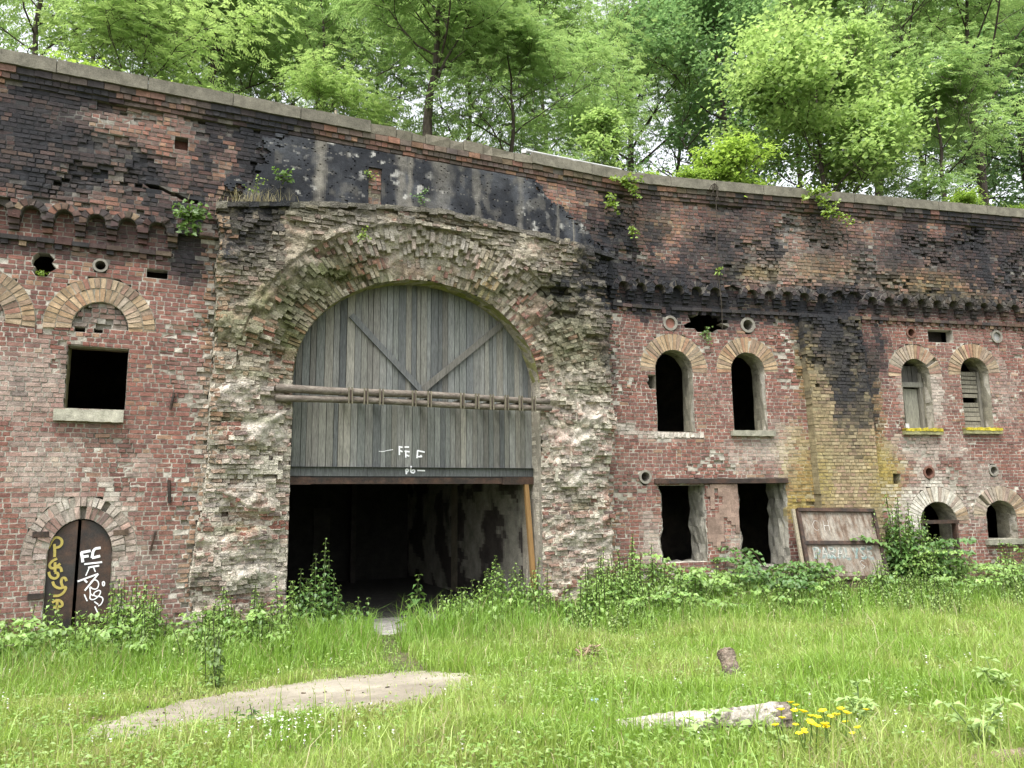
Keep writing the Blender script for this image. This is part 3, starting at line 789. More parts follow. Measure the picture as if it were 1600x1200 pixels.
# ------------------------------------------------------------------ windows
def win_col(q, seed):
    def f(s, h):
        c = vary(R.choice(BUFF), .16)
        if R.random() < .08: c = vary((.24, .12, .09))
        c = mixc(c, (.19, .165, .125), .5 * sm(.0, .4, fr(s * 1.7, h * 1.7, seed)))
        return stained(c, s, h), vary((.33, .30, .24), .12)
    return f
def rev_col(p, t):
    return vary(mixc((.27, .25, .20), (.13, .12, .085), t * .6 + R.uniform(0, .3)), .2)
def arch_window(q, label, depth=.55, ring=True, inset=.0):
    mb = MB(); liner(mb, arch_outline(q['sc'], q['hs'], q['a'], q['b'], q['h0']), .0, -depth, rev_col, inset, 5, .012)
    w = mb.build('window', M_PLASTER, FORT)
    if label: w['label'] = label
    if ring:
        mb = MB(); half = q['t'] / 2
        lay = [half, half] if q['t'] > .4 else [q['t']]
        voussoirs(mb, q['sc'], q['hs'], q['a'], q['b'], lay, lambda s, h, r, t: (.004, .12), win_col(q, q['sc']), w=.09, mcol=(.33, .3, .24))
        mb.build('arch_ring', M_BRICK, w)
    sl = q.get('sill')
    if sl:
        mb = MB(); a, b = q['sc'] - q['a'] - .10, q['sc'] + q['a'] + .14
        if sl == 'broken':
            k = a
            while k < b:
                ln = R.uniform(.08, .14); mb.wbox(k, k + ln - .01, q['h0'] - .15 + R.uniform(-.02, .02), q['h0'] - R.uniform(.0, .05), -.4, R.uniform(.0, .03), vary((.42, .38, .33), .2), .012); k += ln
        else:
            c = (.25, .24, .19) if sl in ('grey', 'ledge') else (.24, .23, .12)
            mb.wbox(a, b, q['h0'] - .13, q['h0'], -.45, .11, c, .006, nseg=5)
            if sl.startswith('moss'):
                k = a
                while k < b - .05:
                    ln = R.uniform(.03, .09); mb.wbox(k, k + ln, q['h0'] - .05, q['h0'] + R.uniform(.0, .035), -.02, .118 + R.uniform(0, .01), vary((.40, .33, .035), .25), .01); k += ln
        o = mb.build('sill', M_STONE, w)
        if sl.startswith('moss'): o['label'] = 'sill crusted with yellow lichen'
    return w
w1 = arch_window(WIN[0], 'open arched window with a broken sill')
w2 = arch_window(WIN[1], 'open arched window with a plain grey sill')
w3 = arch_window(WIN[2], 'arched window with a part-boarded top and lichened sill')
w4 = arch_window(WIN[3], 'arched window closed with horizontal boards')
w5 = arch_window(LOWIN[0], 'low arched window under a whitewashed arch', .6)
w6 = arch_window(LOWIN[1], 'small bare arched window at ground level', .6)
# frames and boards
def wood(v=.15): return vary((.16, .15, .125), v)
for q, w, kind in ((WIN[2], w3, 'top'), (WIN[3], w4, 'slat')):
    mb = MB(); d0 = -.30; a, b = q['sc'] - q['a'], q['sc'] + q['a']; H = q['hs'] + q['b']; hgt = H - q['h0']
    mb.wbox(b - .10, b - .02, q['h0'], q['hs'] + .1, d0 - .05, d0 + .03, wood(.1))
    if kind == 'top':
        mb.wbox(a, b, q['h0'] + hgt * .62, q['h0'] + hgt * .69, d0 - .04, d0 + .04, (.17, .165, .14))
        k = a
        while k < b - .1:
            wd = R.uniform(.07, .12); mb.wbox(k, k + wd - .008, q['h0'] + hgt * .69, q['h0'] + hgt * .93, d0 - .06, d0 - .02 + R.uniform(-.01, .01), vary((.075, .072, .065)), .004); k += wd
        mb.wbox(a, a + .13, q['h0'], q['h0'] + hgt * .62, d0 - .1, d0 - .05, (.05, .047, .042), .004)
        mb.wbox(a + .33, b - .1, q['h0'], q['h0'] + hgt * .6, d0 - .12, d0 - .06, (.22, .215, .175), .006)
        mb.wbox(a + .02, a + .26, q['h0'] + .01, q['h0'] + .16, d0 + .05, d0 + .12, (.55, .55, .56), .003)
    else:
        z = q['h0'] + .02
        while z < q['h0'] + hgt * .80:
            hh = R.uniform(.10, .135)
            f = (z - q['h0']) / hgt
            if not (.33 < f < .44): mb.wbox(a - .01, b - .06, z, z + hh - R.uniform(.012, .03), d0 - .05, d0 + R.uniform(-.02, .01), vary((.20, .185, .145), .18), .006)
            z += hh
    mb.build('boarding', M_WOOD, w)
# square iron frame in the whitewashed low window
q = LOWIN[0]; mb = MB(); hh = q['hs'] + .02
mb.wbox(q['sc'] - q['a'] - .02, q['sc'] + q['a'] + .04, hh - .05, hh + .03, -.12, .02, (.2, .19, .16)); 
for e in (-1, 1): mb.wbox(q['sc'] + e * (q['a'] - .03) - .03, q['sc'] + e * (q['a'] - .03) + .03, q['h0'], hh - .052, -.12, .015, (.12, .08, .06))
mb.build('window_frame', M_RUST, w5)
# left square window
mb = MB(); pts = [(LW['s1'], LW['h0']), (LW['s1'], LW['h1']), (LW['s0'], LW['h1']), (LW['s0'], LW['h0']), (LW['s1'], LW['h0'])]
fine = []
for i in range(4):
    for k in range(5): fine.append((pts[i][0] + (pts[i + 1][0] - pts[i][0]) * k / 5, pts[i][1] + (pts[i + 1][1] - pts[i][1]) * k / 5))
fine.append(pts[4])
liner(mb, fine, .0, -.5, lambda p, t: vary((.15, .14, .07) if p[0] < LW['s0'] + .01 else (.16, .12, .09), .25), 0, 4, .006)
wl = mb.build('window', M_PLASTER, FORT); wl['label'] = 'square opening under a blocked buff brick arch'
for q, pr in ((LRING, wl), (LR2, FORT)):
    mb = MB(); voussoirs(mb, q['sc'], q['hs'], q['a'], q['b'], [q['t'] * .55, q['t'] * .45], lambda s, h, r, t: (.004, .15), win_col(q, 3.3), w=.088, mcol=(.36, .32, .25))
    mb.build('arch_ring', M_BRICK, pr)
mb = MB(); mb.wbox(W(83, 650, .1)[0], W(193, 650, .1)[0], LW['h0'] - .20, LW['h0'], -.45, .12, (.34, .325, .26), .008, nseg=6); mb.build('sill', M_STONE, wl)
# lower openings: rough reveals, pier plaster, steel lintel
for k, q in enumerate(HOLES):
    mb = MB(); pts = []
    cor = [(q['s1'], q['h0']), (q['s1'], q['h1'] + .02), (q['s0'], q['h1'] + .02), (q['s0'], q['h0']), (q['s1'], q['h0'])]
    for i in range(4):
        for j in range(9):
            t = j / 9; s_ = cor[i][0] + (cor[i + 1][0] - cor[i][0]) * t; h_ = cor[i][1] + (cor[i + 1][1] - cor[i][1]) * t
            if i == 0: s_ += .04 * fr(h_ * 3, q['s1'], 0, 2)
            if i == 2: s_ += .07 * fr(h_ * 3, q['s0'], 0, 2)
            pts.append((s_, h_))
    pts.append(pts[0])
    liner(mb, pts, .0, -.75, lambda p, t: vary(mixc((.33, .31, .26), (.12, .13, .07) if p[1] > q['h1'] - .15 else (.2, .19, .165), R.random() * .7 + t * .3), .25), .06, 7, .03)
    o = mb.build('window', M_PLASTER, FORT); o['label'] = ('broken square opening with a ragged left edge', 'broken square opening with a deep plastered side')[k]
q0, q1 = HOLES
mb = MB(); a, b = q0['s1'] + .02, q1['s0'] - .02
for i in range(8):
    for j in range(20):
        s0_ = a + (b - a) * i / 8; s1_ = a + (b - a) * (i + 1) / 8; hh = q0['h0'] - .1; h0_ = hh + (q0['h1'] - hh) * j / 20; h1_ = hh + (q0['h1'] - hh) * (j + 1) / 20
        if fr(s0_ * 2.2, h0_ * 1.4, 7.7) > -.10: continue
        mb.wbox(s0_, s1_, h0_, h1_, -.05, .022 + .006 * fr(s0_ * 4, h0_ * 4, 2), vary((.24, .17, .135), .14))
tag(mb.build('plaster_patch', M_PLASTER, FORT), 'pinkish plaster left on the pier between two openings')
mb = MB(); a, b = W(1022, 748)[0], W(1230, 748)[0]
mb.wbox(a, b, q0['h1'] + .02, q0['h1'] + .13, -.3, .035, (.03, .022, .02), .002, nseg=6); mb.wbox(a, b, q0['h1'] + .02, q0['h1'] + .035, .0355, .07, (.06, .035, .025)); 
tag(mb.build('steel_lintel', M_RUST, FORT), 'rusted steel lintel over two openings')
# drain pipes
for k, (s0, h0, r) in enumerate(RND):
    mb = MB(); n = 16; cc = (.21, .195, .165) if k not in (5, 7) else (.14, .07, .05)
    for i in range(n):
        t0, t1 = 2 * math.pi * i / n, 2 * math.pi * (i + 1) / n
        A = lambda t, q, d: P(s0 + math.cos(t) * q, h0 + math.sin(t) * q, d)
        ro, ri = r * 1.15, r * .78
        for (qa, da, qb, db) in ((ro, -.02, ro, .025), (ro, .025, ri, .025), (ri, .025, ri, -.5)):
            mb.add([A(t0, qa, da), A(t1, qa, da), A(t1, qb, db), A(t0, qb, db)], [(0, 1, 2, 3)], vary(cc, .1))
    if k in (1, 3): mb.wbox(s0 - r * .75, s0 + r * .75, h0 - r * .75, h0 + r * .75, -.1, -.03, (.25, .12, .09) if k == 1 else (.30, .30, .29))
    else: mb.wbox(s0 - r, s0 + r, h0 - r, h0 + r, -.5, -.48, (.02, .02, .02))
    o = mb.build('drain_pipe', M_PIPE, FORT)
# old iron scraps fixed in the left wall
for x0, y0, x1, y1, w_ in ((272, 614, 266, 640, .045), (264, 750, 265, 786, .055), (243, 830, 235, 860, .04)):
    mb = MB(); a, b = W(x0, y0, .03), W(x1, y1, .03); mb.tube([P(a[0], a[1], .035), P((a[0] + b[0]) / 2, (a[1] + b[1]) / 2, .045), P(b[0], b[1], .03)], w_ / 2, (.1, .05, .03), 6)
    mb.build('iron_anchor', M_RUST, FORT)

# ------------------------------------------------------------------ interior rooms (dark, lit only through the openings)
def room(s0, s1, h0, h1, d0, d1, floors=()):
    mb = MB(); n = 10
    for k in range(n):
        a = s0 + (s1 - s0) * k / n; b = s0 + (s1 - s0) * (k + 1) / n
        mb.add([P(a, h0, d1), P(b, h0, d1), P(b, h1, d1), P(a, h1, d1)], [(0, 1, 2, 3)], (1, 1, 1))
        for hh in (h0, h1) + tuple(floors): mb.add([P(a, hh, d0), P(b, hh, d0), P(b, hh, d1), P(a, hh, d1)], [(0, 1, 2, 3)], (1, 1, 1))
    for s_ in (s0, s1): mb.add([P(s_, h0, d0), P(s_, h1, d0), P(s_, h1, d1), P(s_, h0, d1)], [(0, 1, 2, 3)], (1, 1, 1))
    return mb.build('inner_room', M_DARKIN, FORT)
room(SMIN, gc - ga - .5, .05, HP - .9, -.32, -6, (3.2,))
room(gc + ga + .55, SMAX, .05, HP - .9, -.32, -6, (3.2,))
# gate passage: right wall with patches, ceiling, floor of trodden concrete
mb = MB(); s0, s1, dd = gc - ga - .35, gc + ga + .02, -9.5; ph = 3.05
n = 90
for i in range(n):
    d0_ = -.9 + (dd + .9) * i / n; d1_ = -.9 + (dd + .9) * (i + 1) / n
    for j in range(34):
        h0_, h1_ = GF + ph * j / 34, GF + ph * (j + 1) / 34
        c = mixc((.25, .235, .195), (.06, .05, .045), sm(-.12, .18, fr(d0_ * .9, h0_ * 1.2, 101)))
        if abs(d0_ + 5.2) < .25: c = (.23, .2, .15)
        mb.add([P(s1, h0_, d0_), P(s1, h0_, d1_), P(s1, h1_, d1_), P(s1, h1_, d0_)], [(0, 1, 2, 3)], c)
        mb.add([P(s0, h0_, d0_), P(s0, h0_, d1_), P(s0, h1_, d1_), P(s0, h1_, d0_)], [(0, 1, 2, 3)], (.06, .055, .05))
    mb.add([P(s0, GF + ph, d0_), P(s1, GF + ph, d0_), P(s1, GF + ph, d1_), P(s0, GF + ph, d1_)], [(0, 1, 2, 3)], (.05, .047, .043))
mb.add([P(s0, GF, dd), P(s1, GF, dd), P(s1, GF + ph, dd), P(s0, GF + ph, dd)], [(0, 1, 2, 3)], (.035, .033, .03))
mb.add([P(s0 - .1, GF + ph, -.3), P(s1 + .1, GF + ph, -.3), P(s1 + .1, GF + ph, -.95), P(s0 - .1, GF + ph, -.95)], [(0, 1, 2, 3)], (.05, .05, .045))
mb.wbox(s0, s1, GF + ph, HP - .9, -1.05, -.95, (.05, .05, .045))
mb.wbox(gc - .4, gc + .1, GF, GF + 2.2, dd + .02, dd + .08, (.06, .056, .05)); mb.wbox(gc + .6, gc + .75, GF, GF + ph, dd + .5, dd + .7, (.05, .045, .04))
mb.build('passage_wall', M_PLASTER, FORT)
mb = MB()
for i in range(20):
    d0_ = .35 + (dd - .35) * i / 20; d1_ = .35 + (dd - .35) * (i + 1) / 20
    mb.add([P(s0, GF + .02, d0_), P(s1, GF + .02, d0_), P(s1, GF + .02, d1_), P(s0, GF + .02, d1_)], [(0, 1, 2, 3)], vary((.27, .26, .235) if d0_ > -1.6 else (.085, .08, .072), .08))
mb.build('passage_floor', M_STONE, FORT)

# ------------------------------------------------------------------ wooden gate
DG = -.42
a_ = W(455, 741, DG); b_ = W(845, 743, DG); gh0 = (a_[1] + b_[1]) / 2
hpole = W(650, 622, .1)[1]; hpg = W(650, 628, DG)[1]
mb = MB(); s = gc - ga - .02
def plank_top(s_):
    e = (s_ - gc) / (ga + .05)
    return g_hs + (gb + .05) * math.sqrt(max(0, 1 - e * e)) if abs(e) < 1 else g_hs
PL = [(.125, .132, .123), (.142, .149, .137), (.165, .164, .143), (.10, .106, .104), (.19, .184, .157), (.15, .156, .147), (.135, .132, .117), (.165, .167, .153)]
def planks(z0, zt, dfront):
    s = gc - ga - .03
    while s < gc + ga + .03:
        wd = R.uniform(.085, .165); e = min(s + wd, gc + ga + .03)
        t0, t1 = zt(s + .004), zt(e - .004)
        c = vary(R.choice(PL), .2); d1 = dfront + R.uniform(-.008, .008)
        if t0 > z0 + .02 or t1 > z0 + .02:
            t0, t1 = max(t0, z0 + .01), max(t1, z0 + .01); zz = z0 + R.uniform(-.004, .004)
            g = R.uniform(.003, .007)
            mb.hexa([P(s + g, zz, d1), P(e - g, zz, d1), P(e - g, t1, d1), P(s + g, t0, d1), P(s + g, zz, d1 - .035), P(e - g, zz, d1 - .035), P(e - g, t1, d1 - .035), P(s + g, t0, d1 - .035)], c)
        s = e
planks(hpg - .02, plank_top, DG)
planks(gh0 + .02, lambda s_: hpg - .03, DG + .012)
mb.wbox(gc - ga, gc + ga, gh0, g_hs + .2, DG - .09, DG - .055, (.02, .02, .02)); 
gate = mb.build('wooden_gate', M_WOOD, FORT); gate['label'] = 'grey plank gate filling the upper part of the arch'
def gbar(name, x0, y0, x1, y1, w_, d, M, th=.04, col=(.115, .12, .118)):
    mb = MB(); a, b = W(x0, y0, d), W(x1, y1, d); dx, dy = b[0] - a[0], b[1] - a[1]; l = math.hypot(dx, dy); nx, ny = -dy / l * w_ / 2, dx / l * w_ / 2
    A = [(a[0] + nx, a[1] + ny), (a[0] - nx, a[1] - ny), (b[0] - nx, b[1] - ny), (b[0] + nx, b[1] + ny)]
    mb.hexa([P(*p, d) for p in A] + [P(*p, d - th) for p in A], col)
    return mb.build(name, M, gate)
gbar('brace', 549, 492, 661, 612, .12, DG + .055, M_WOOD); gbar('brace', 791, 501, 661, 609, .13, DG + .060, M_WOOD, col=(.125, .12, .105))
mb = MB(); k = gc - ga - .03
while k < gc + ga: 
    ln = min(R.uniform(.9, 1.6), gc + ga + .03 - k); mb.wbox(k, k + ln - .004, gh0 - .03, gh0 + .15, DG - .03, DG + .045 + R.uniform(0, .004), vary((.10, .105, .105), .12), .002); k += ln
mb.wbox(gc - ga, gc + ga, gh0 - .055, gh0 - .031, DG - .06, DG + .02, (.03, .03, .03))
mb.build('bottom_rail', M_WOOD, gate)
DPO = .17
for (x0, y0, x1, y1, r0, r1) in ((430, 606, 858, 627, .078, .06), (430, 620.5, 861, 639, .064, .058)):
    mb = MB(); a, b = W(x0, y0, DPO), W(x1, y1, DPO); pts = []
    for k in range(15):
        t = k / 14; pts.append(Vector(P(a[0] + (b[0] - a[0]) * t, a[1] + (b[1] - a[1]) * t + .012 * math.sin(t * 9 + y0), DPO + .012 * math.sin(t * 7))))
    mb.tube(pts, [r0 + (r1 - r0) * k / 14 for k in range(15)], (.16, .125, .09), 12, jit=.04)
    mb.build('pole', M_POLE, gate, smooth=True)
for x in (546, 570, 594, 645, 669, 720, 743, 766, 789, 811, 831):
    t = (x - 430) / 430; yc = 613.5 + t * 19.5; q = W(x, yc, DPO); mb = MB()
    for e in (-1, 1): mb.wbox(q[0] + e * .03 - .009, q[0] + e * .03 + .009, q[1] - .16, q[1] + .155, DPO + .06, DPO + .115, vary((.15, .135, .095), .15), .004)
    mb.wbox(q[0] - .02, q[0] + .02, q[1] - .10, q[1] + .10, DPO + .062, DPO + .095, (.08, .06, .05)); mb.wbox(q[0] - .045, q[0] + .045, q[1] - .025, q[1] + .025, DG + .06, DPO - .06, (.1, .09, .07))
    mb.build('clamp', M_WOOD, gate)
mb = MB(); d_ = DG + .022
strokes(mb, [[(624, 698), (624, 711)], [(623, 698), (629, 699)], [(625, 704), (629, 706)], [(632, 698.5), (639, 698.5)], [(632, 705), (640, 706)], [(634, 706), (634, 715)], [(635, 711), (639.5, 713)],
             [(652.5, 704), (651.5, 716)], [(652, 704), (663.5, 706.5)], [(653, 713.5), (659.5, 713.5)], [(657, 711), (659, 714)]], d_, .030, (.8, .8, .8))
strokes(mb, [[(592, 705), (598, 706), (604, 704), (614, 702.5)]], d_, .012, (.8, .8, .8))
strokes(mb, [[(634, 733), (635, 741)], [(634.5, 733), (638, 733.5), (637.5, 736.5), (635, 738)], [(642.5, 728), (641, 738), (647, 739)], [(643, 736), (646.5, 733.5), (648.5, 737), (645, 739.5)], [(652, 735), (664, 735.5)]], DG + .051, .028, (.8, .8, .8))
mb.build('graffiti', M_PAINT, gate)
# rusted beam under the gate and the yellow prop post
mb = MB(); bh = W(650, 748, DG)[1]
mb.wbox(gc - ga - .02, gc + ga + .02, bh - .10, bh + .02, DG - .12, DG + .04, (.10, .075, .05), .003, nseg=6)
mb.wbox(gc - ga - .03, gc - ga + .42, bh - .115, bh + .035, DG - .1, DG + .065, (.1, .05, .035), .003); mb.wbox(gc + ga - .72, gc + ga + .03, bh - .115, bh + .035, DG - .1, DG + .065, (.1, .05, .035), .003)
tag(mb.build('steel_beam', M_RUST, FORT), 'rusty beam carrying the plank gate')
mb = MB(); p0 = W(824.5, 757, DG + .1); p1 = W(836, 960, DG + .1); k = p1[0] + (p1[0] - p0[0]) * .12
mb.hexa([P(k - .05, GF, DG + .17), P(k + .05, GF, DG + .17), P(p0[0] + .045, bh - .116, DG + .06), P(p0[0] - .045, bh - .116, DG + .06), P(k - .05, GF, DG + .08), P(k + .05, GF, DG + .08), P(p0[0] + .045, bh - .116, DG - .03), P(p0[0] - .045, bh - .116, DG - .03)], (.3, .2, .08))
tag(mb.build('prop_post', M_TIMBER, FORT), 'yellow timber prop at the right side of the gateway')

# ------------------------------------------------------------------ iron double door on the left
q = DOOR
mb = MB(); liner(mb, arch_outline(q['sc'], q['hs'], q['a'], q['b'], -.2, 18, False), .0, -.3, rev_col, 0, 3, .006); dr = mb.build('doorway', M_PLASTER, FORT)
mb = MB(); voussoirs(mb, q['sc'], q['hs'], q['a'], q['b'], [.2, .16], lambda s, h, r, t: (.004, .35), lambda s, h: (stained(vary(mixc(R.choice(RED), GREY, R.uniform(.0, .5)), .2), s, h), vary((.31, .28, .235))), w=.09); mb.build('arch_ring', M_BRICK, dr)
split = W(118.5, 890, -.05)[0]
def leaf(s0, s1, label, dl, dr_):
    mb = MB(); n = 10; top = lambda s_: q['hs'] + (q['b'] - .02) * math.sqrt(max(0, 1 - ((s_ - q['sc']) / (q['a'] - .005)) ** 2))
    for k in range(n):
        a = s0 + (s1 - s0) * k / n; b = s0 + (s1 - s0) * (k + 1) / n; da = dl + (dr_ - dl) * k / n; db = dl + (dr_ - dl) * (k + 1) / n
        mb.hexa([P(a, -.1, da), P(b, -.1, db), P(b, top(b), db), P(a, top(a), da), P(a, -.1, da - .03), P(b, -.1, db - .03), P(b, top(b), db - .03), P(a, top(a), da - .03)], (1, 1, 1))
    o = mb.build('iron_door', M_IRON, FORT); o['label'] = label
    for hh in (.95, 1.9):
        mb = MB(); e = s0 if s0 < split - .2 else s1; e2 = e + (-.22 if e == s0 else .22)
        mb.wbox(min(e, e2), max(e, e2), hh - .04, hh + .05, -.02, .03, (.1, .07, .05), .004); mb.build('hinge', M_RUST if e == s0 else M_STONE, o)
    return o
lf = leaf(q['sc'] - q['a'], split - .012, 'rust-brown iron door leaf with ochre graffiti', -.05, -.03)
rf = leaf(split + .035, q['sc'] + q['a'], 'dark iron door leaf with white graffiti', -.055, -.05)
def zp(l): return [(50 + x * .15, 790 + y * .15) for x, y in l]
mb = MB()
strokes(mb, [zp(l) for l in ([(170, 445), (215, 350), (260, 325), (310, 350), (315, 400), (280, 435), (225, 440)], [(232, 400), (238, 470), (236, 535)],
    [(262, 550), (205, 580), (178, 620), (195, 650), (230, 655), (295, 605)], [(240, 590), (240, 690)], [(250, 640), (300, 640), (310, 690)], [(175, 690), (185, 740), (235, 765), (275, 740), (270, 700), (235, 700)],
    [(360, 785), (345, 750), (310, 755), (302, 800), (320, 840)], [(215, 790), (230, 835), (280, 865), (330, 850), (360, 850), (330, 910), (280, 940), (220, 940)], [(210, 1010), (260, 980), (310, 1000), (320, 1040), (280, 1060), (220, 1060)], [(262, 990), (262, 1110)])], -.035, .038, (.36, .29, .08), thick=.006)
mb.build('graffiti', M_PAINTY, lf)
mb = MB()
strokes(mb, [zp(l) for l in ([(515, 485), (530, 590)], [(510, 490), (610, 470)], [(520, 535), (590, 525)], [(715, 440), (640, 450), (625, 545)], [(625, 545), (710, 525)])], -.05, .040, (.8, .8, .82), thick=.006)
strokes(mb, [zp(l) for l in ([(545, 610), (730, 588)], [(585, 645), (700, 625)], [(475, 790), (690, 710)], [(690, 712), (550, 885)], [(545, 775), (575, 800)])], -.05, .026, (.8, .8, .82), thick=.006)
strokes(mb, [zp(l) for l in ([(600, 830), (620, 780), (670, 770), (700, 810), (680, 870), (630, 870), (600, 835), (610, 920), (600, 970), (640, 985), (700, 940), (720, 890), (690, 880), (640, 910), (650, 945), (720, 945), (745, 975), (720, 1030), (690, 1045)],
    [(735, 795), (750, 790), (758, 815), (748, 840), (734, 825), (735, 795)], [(545, 925), (575, 995)], [(650, 1000), (690, 1030)], [(655, 1050), (690, 1130)], [(610, 920), (640, 940)], [(600, 640), (560, 730)], [(640, 640), (660, 690)])], -.05, .017, (.8, .8, .82), thick=.006)
mb.build('graffiti', M_PAINT, rf)

# ------------------------------------------------------------------ end walls and roof earth
mb = MB()
for s_ in (SMIN, SMAX): mb.add([P(s_, -.4, .0), P(s_, HP, .0), P(s_, HP, -14), P(s_, -.4, -14)], [(0, 1, 2, 3)], (.2, .1, .08)); mb.build('end_wall', M_BRICK, FORT); mb = MB()
def hillz(s, d):
    return HP - .10 + .10 * max(0, -d - .6) - .0022 * max(0, -d - 6) ** 2 * (1 if -d < 28 else 0) - (1.06 if -d >= 28 else 0) + .12 * fr(s * .4, d * .4, 111)
mb = MB(); ds = [-.2, -.6, -1.2, -2, -3, -4.5, -6, -8, -10.5, -13, -16, -20, -25, -30, -38]
ns = 60
for i in range(ns):
    a = SMIN + (SMAX - SMIN) * i / ns; b = SMIN + (SMAX - SMIN) * (i + 1) / ns
    for j in range(len(ds) - 1):
        mb.add([P(a, hillz(a, ds[j]), ds[j]), P(b, hillz(b, ds[j]), ds[j]), P(b, hillz(b, ds[j + 1]), ds[j + 1]), P(a, hillz(a, ds[j + 1]), ds[j + 1])], [(0, 1, 2, 3)], (1, 1, 1))
tag(mb.build('earth_bank', M_HILL), kind='structure')

SUN_E, SKY_S, EXPO = 1.1, .14, 1.75
# ------------------------------------------------------------------ ground, path
mb = MB()
xs = list(np.arange(-14, 20.01, .4)); ys = list(np.arange(-2, 22.01, .4))
xs = [-400, -120, -50, -25] + xs + [28, 50, 120, 400]; ys = [-400, -100, -30, -8] + ys + [30, 60, 150, 400]
idx = {}
for i, x in enumerate(xs):
    for j, y in enumerate(ys):
        idx[i, j] = len(mb.v); z = gz(x, y) if (-14 <= x <= 20 and -2 <= y <= 22) else (gz(max(-14, min(20, x)), max(-2, min(22, y))) - .05)
        if y > wall_y(x): z = min(z, -.02)
        mb.v.append((x, y, z))
for i in range(len(xs) - 1):
    for j in range(len(ys) - 1):
        mb.f.append((idx[i, j], idx[i + 1, j], idx[i + 1, j + 1], idx[i, j + 1])); mb.c.append((1, 1, 1))
tag(mb.build('ground', M_SOIL, smooth=True), kind='structure')
PATHPX = [(112, 1158), (135, 1146), (160, 1133), (230, 1112), (330, 1090), (430, 1074), (520, 1062), (610, 1053), (690, 1050), (735, 1058), (752, 1078), (735, 1094), (660, 1102), (600, 1112), (520, 1120), (420, 1132), (330, 1140), (230, 1150), (160, 1160), (120, 1166)]
PATH = [G(x, y) for x, y in PATHPX]
TRACKPX = [(575, 962), (582, 990), (588, 1015), (600, 1040), (625, 1058), (690, 1056), (655, 1040), (630, 1020), (622, 1000), (690, 985), (690, 962)]
TRACK = [G(x, y) for x, y in TRACKPX]
def inpoly(x, y, pl):
    c = False; n = len(pl); j = n - 1
    for i in range(n):
        if (pl[i].y > y) != (pl[j].y > y) and x < (pl[j].x - pl[i].x) * (y - pl[i].y) / (pl[j].y - pl[i].y) + pl[i].x: c = not c
        j = i
    return c
def onpath(x, y):
    dx = .16 * fr(x * 2.6, y * 2.6, 121, 4); dy = .26 * fr(x * 2.6, y * 2.6, 131, 4)
    return inpoly(x + dx, y + dy, PATH)
mb = MB(); stp = .07; x0, x1 = min(p.x for p in PATH), max(p.x for p in PATH); y0, y1 = min(p.y for p in PATH), max(p.y for p in PATH)
vid = {}
def pv(i, j):
    if (i, j) not in vid:
        x, y = x0 + i * stp, y0 + j * stp
        vid[i, j] = len(mb.v); mb.v.append((x, y, gz(x, y) + .022 + .006 * fr(x * 4, y * 4, 3)))
    return vid[i, j]
for i in range(int((x1 - x0) / stp) + 1):
    for j in range(int((y1 - y0) / stp) + 1):
        if onpath(x0 + (i + .5) * stp, y0 + (j + .5) * stp):
            mb.f.append((pv(i, j), pv(i + 1, j), pv(i + 1, j + 1), pv(i, j + 1))); mb.c.append((1, 1, 1))
tag(mb.build('path', M_PATH, smooth=True), kind='structure')

# ------------------------------------------------------------------ grass blades
def unit(v): return v / (np.linalg.norm(v, axis=1, keepdims=True) + 1e-9)
def blades(name, X, Y, Z, H, Wd_, C, M, parent=None, lean=.45):
    n = len(X); az = NR.uniform(0, 2 * np.pi, n); fz = NR.uniform(0, 2 * np.pi, n)
    ln = np.abs(NR.normal(lean, .25, n)); dx, dy = np.cos(az) * ln, np.sin(az) * ln; wx, wy = np.cos(fz) * Wd_ / 2, np.sin(fz) * Wd_ / 2
    V = np.zeros((n, 5, 3)); b = np.stack([X, Y, Z], 1); w = np.stack([wx, wy, 0 * wx], 1)
    mid = b + np.stack([dx * H * .25, dy * H * .25, H * .6], 1); tip = b + np.stack([dx * H * .85, dy * H * .85, H * (1 - .25 * np.clip(ln, 0, 1.2))], 1)
    V[:, 0] = b - w; V[:, 1] = b + w; V[:, 2] = mid + w * .75; V[:, 3] = mid - w * .75; V[:, 4] = tip
    base = (np.arange(n) * 5)[:, None]
    T = np.concatenate([base + [0, 1, 2], base + [0, 2, 3], base + [3, 2, 4]], 1).reshape(-1, 3)
    return np_mesh(name, V.reshape(-1, 3), T, np.repeat(C, 3, 0), M, parent)
PATHG = {}
def mask_path(x, y):
    k = (int(x / .08), int(y / .08))
    if k not in PATHG: PATHG[k] = onpath((k[0] + .5) * .08, (k[1] + .5) * .08)
    return PATHG[k]
TRK = {}
def mask_track(x, y):
    k = (int(x / .08), int(y / .08))
    if k not in TRK: TRK[k] = inpoly(x + .1 * fr(x * 3, y * 3, 5), y, TRACK)
    return TRK[k]
NG = {}
def cell_noise(x, y, f, z):
    k = (int(x * 6), int(y * 6), z)
    if k not in NG: NG[k] = fr(k[0] / 6 * f, k[1] / 6 * f, z)
    return NG[k]
gx, gy, gzv, gh, gw, gcx = [], [], [], [], [], []
N_BL = 400000
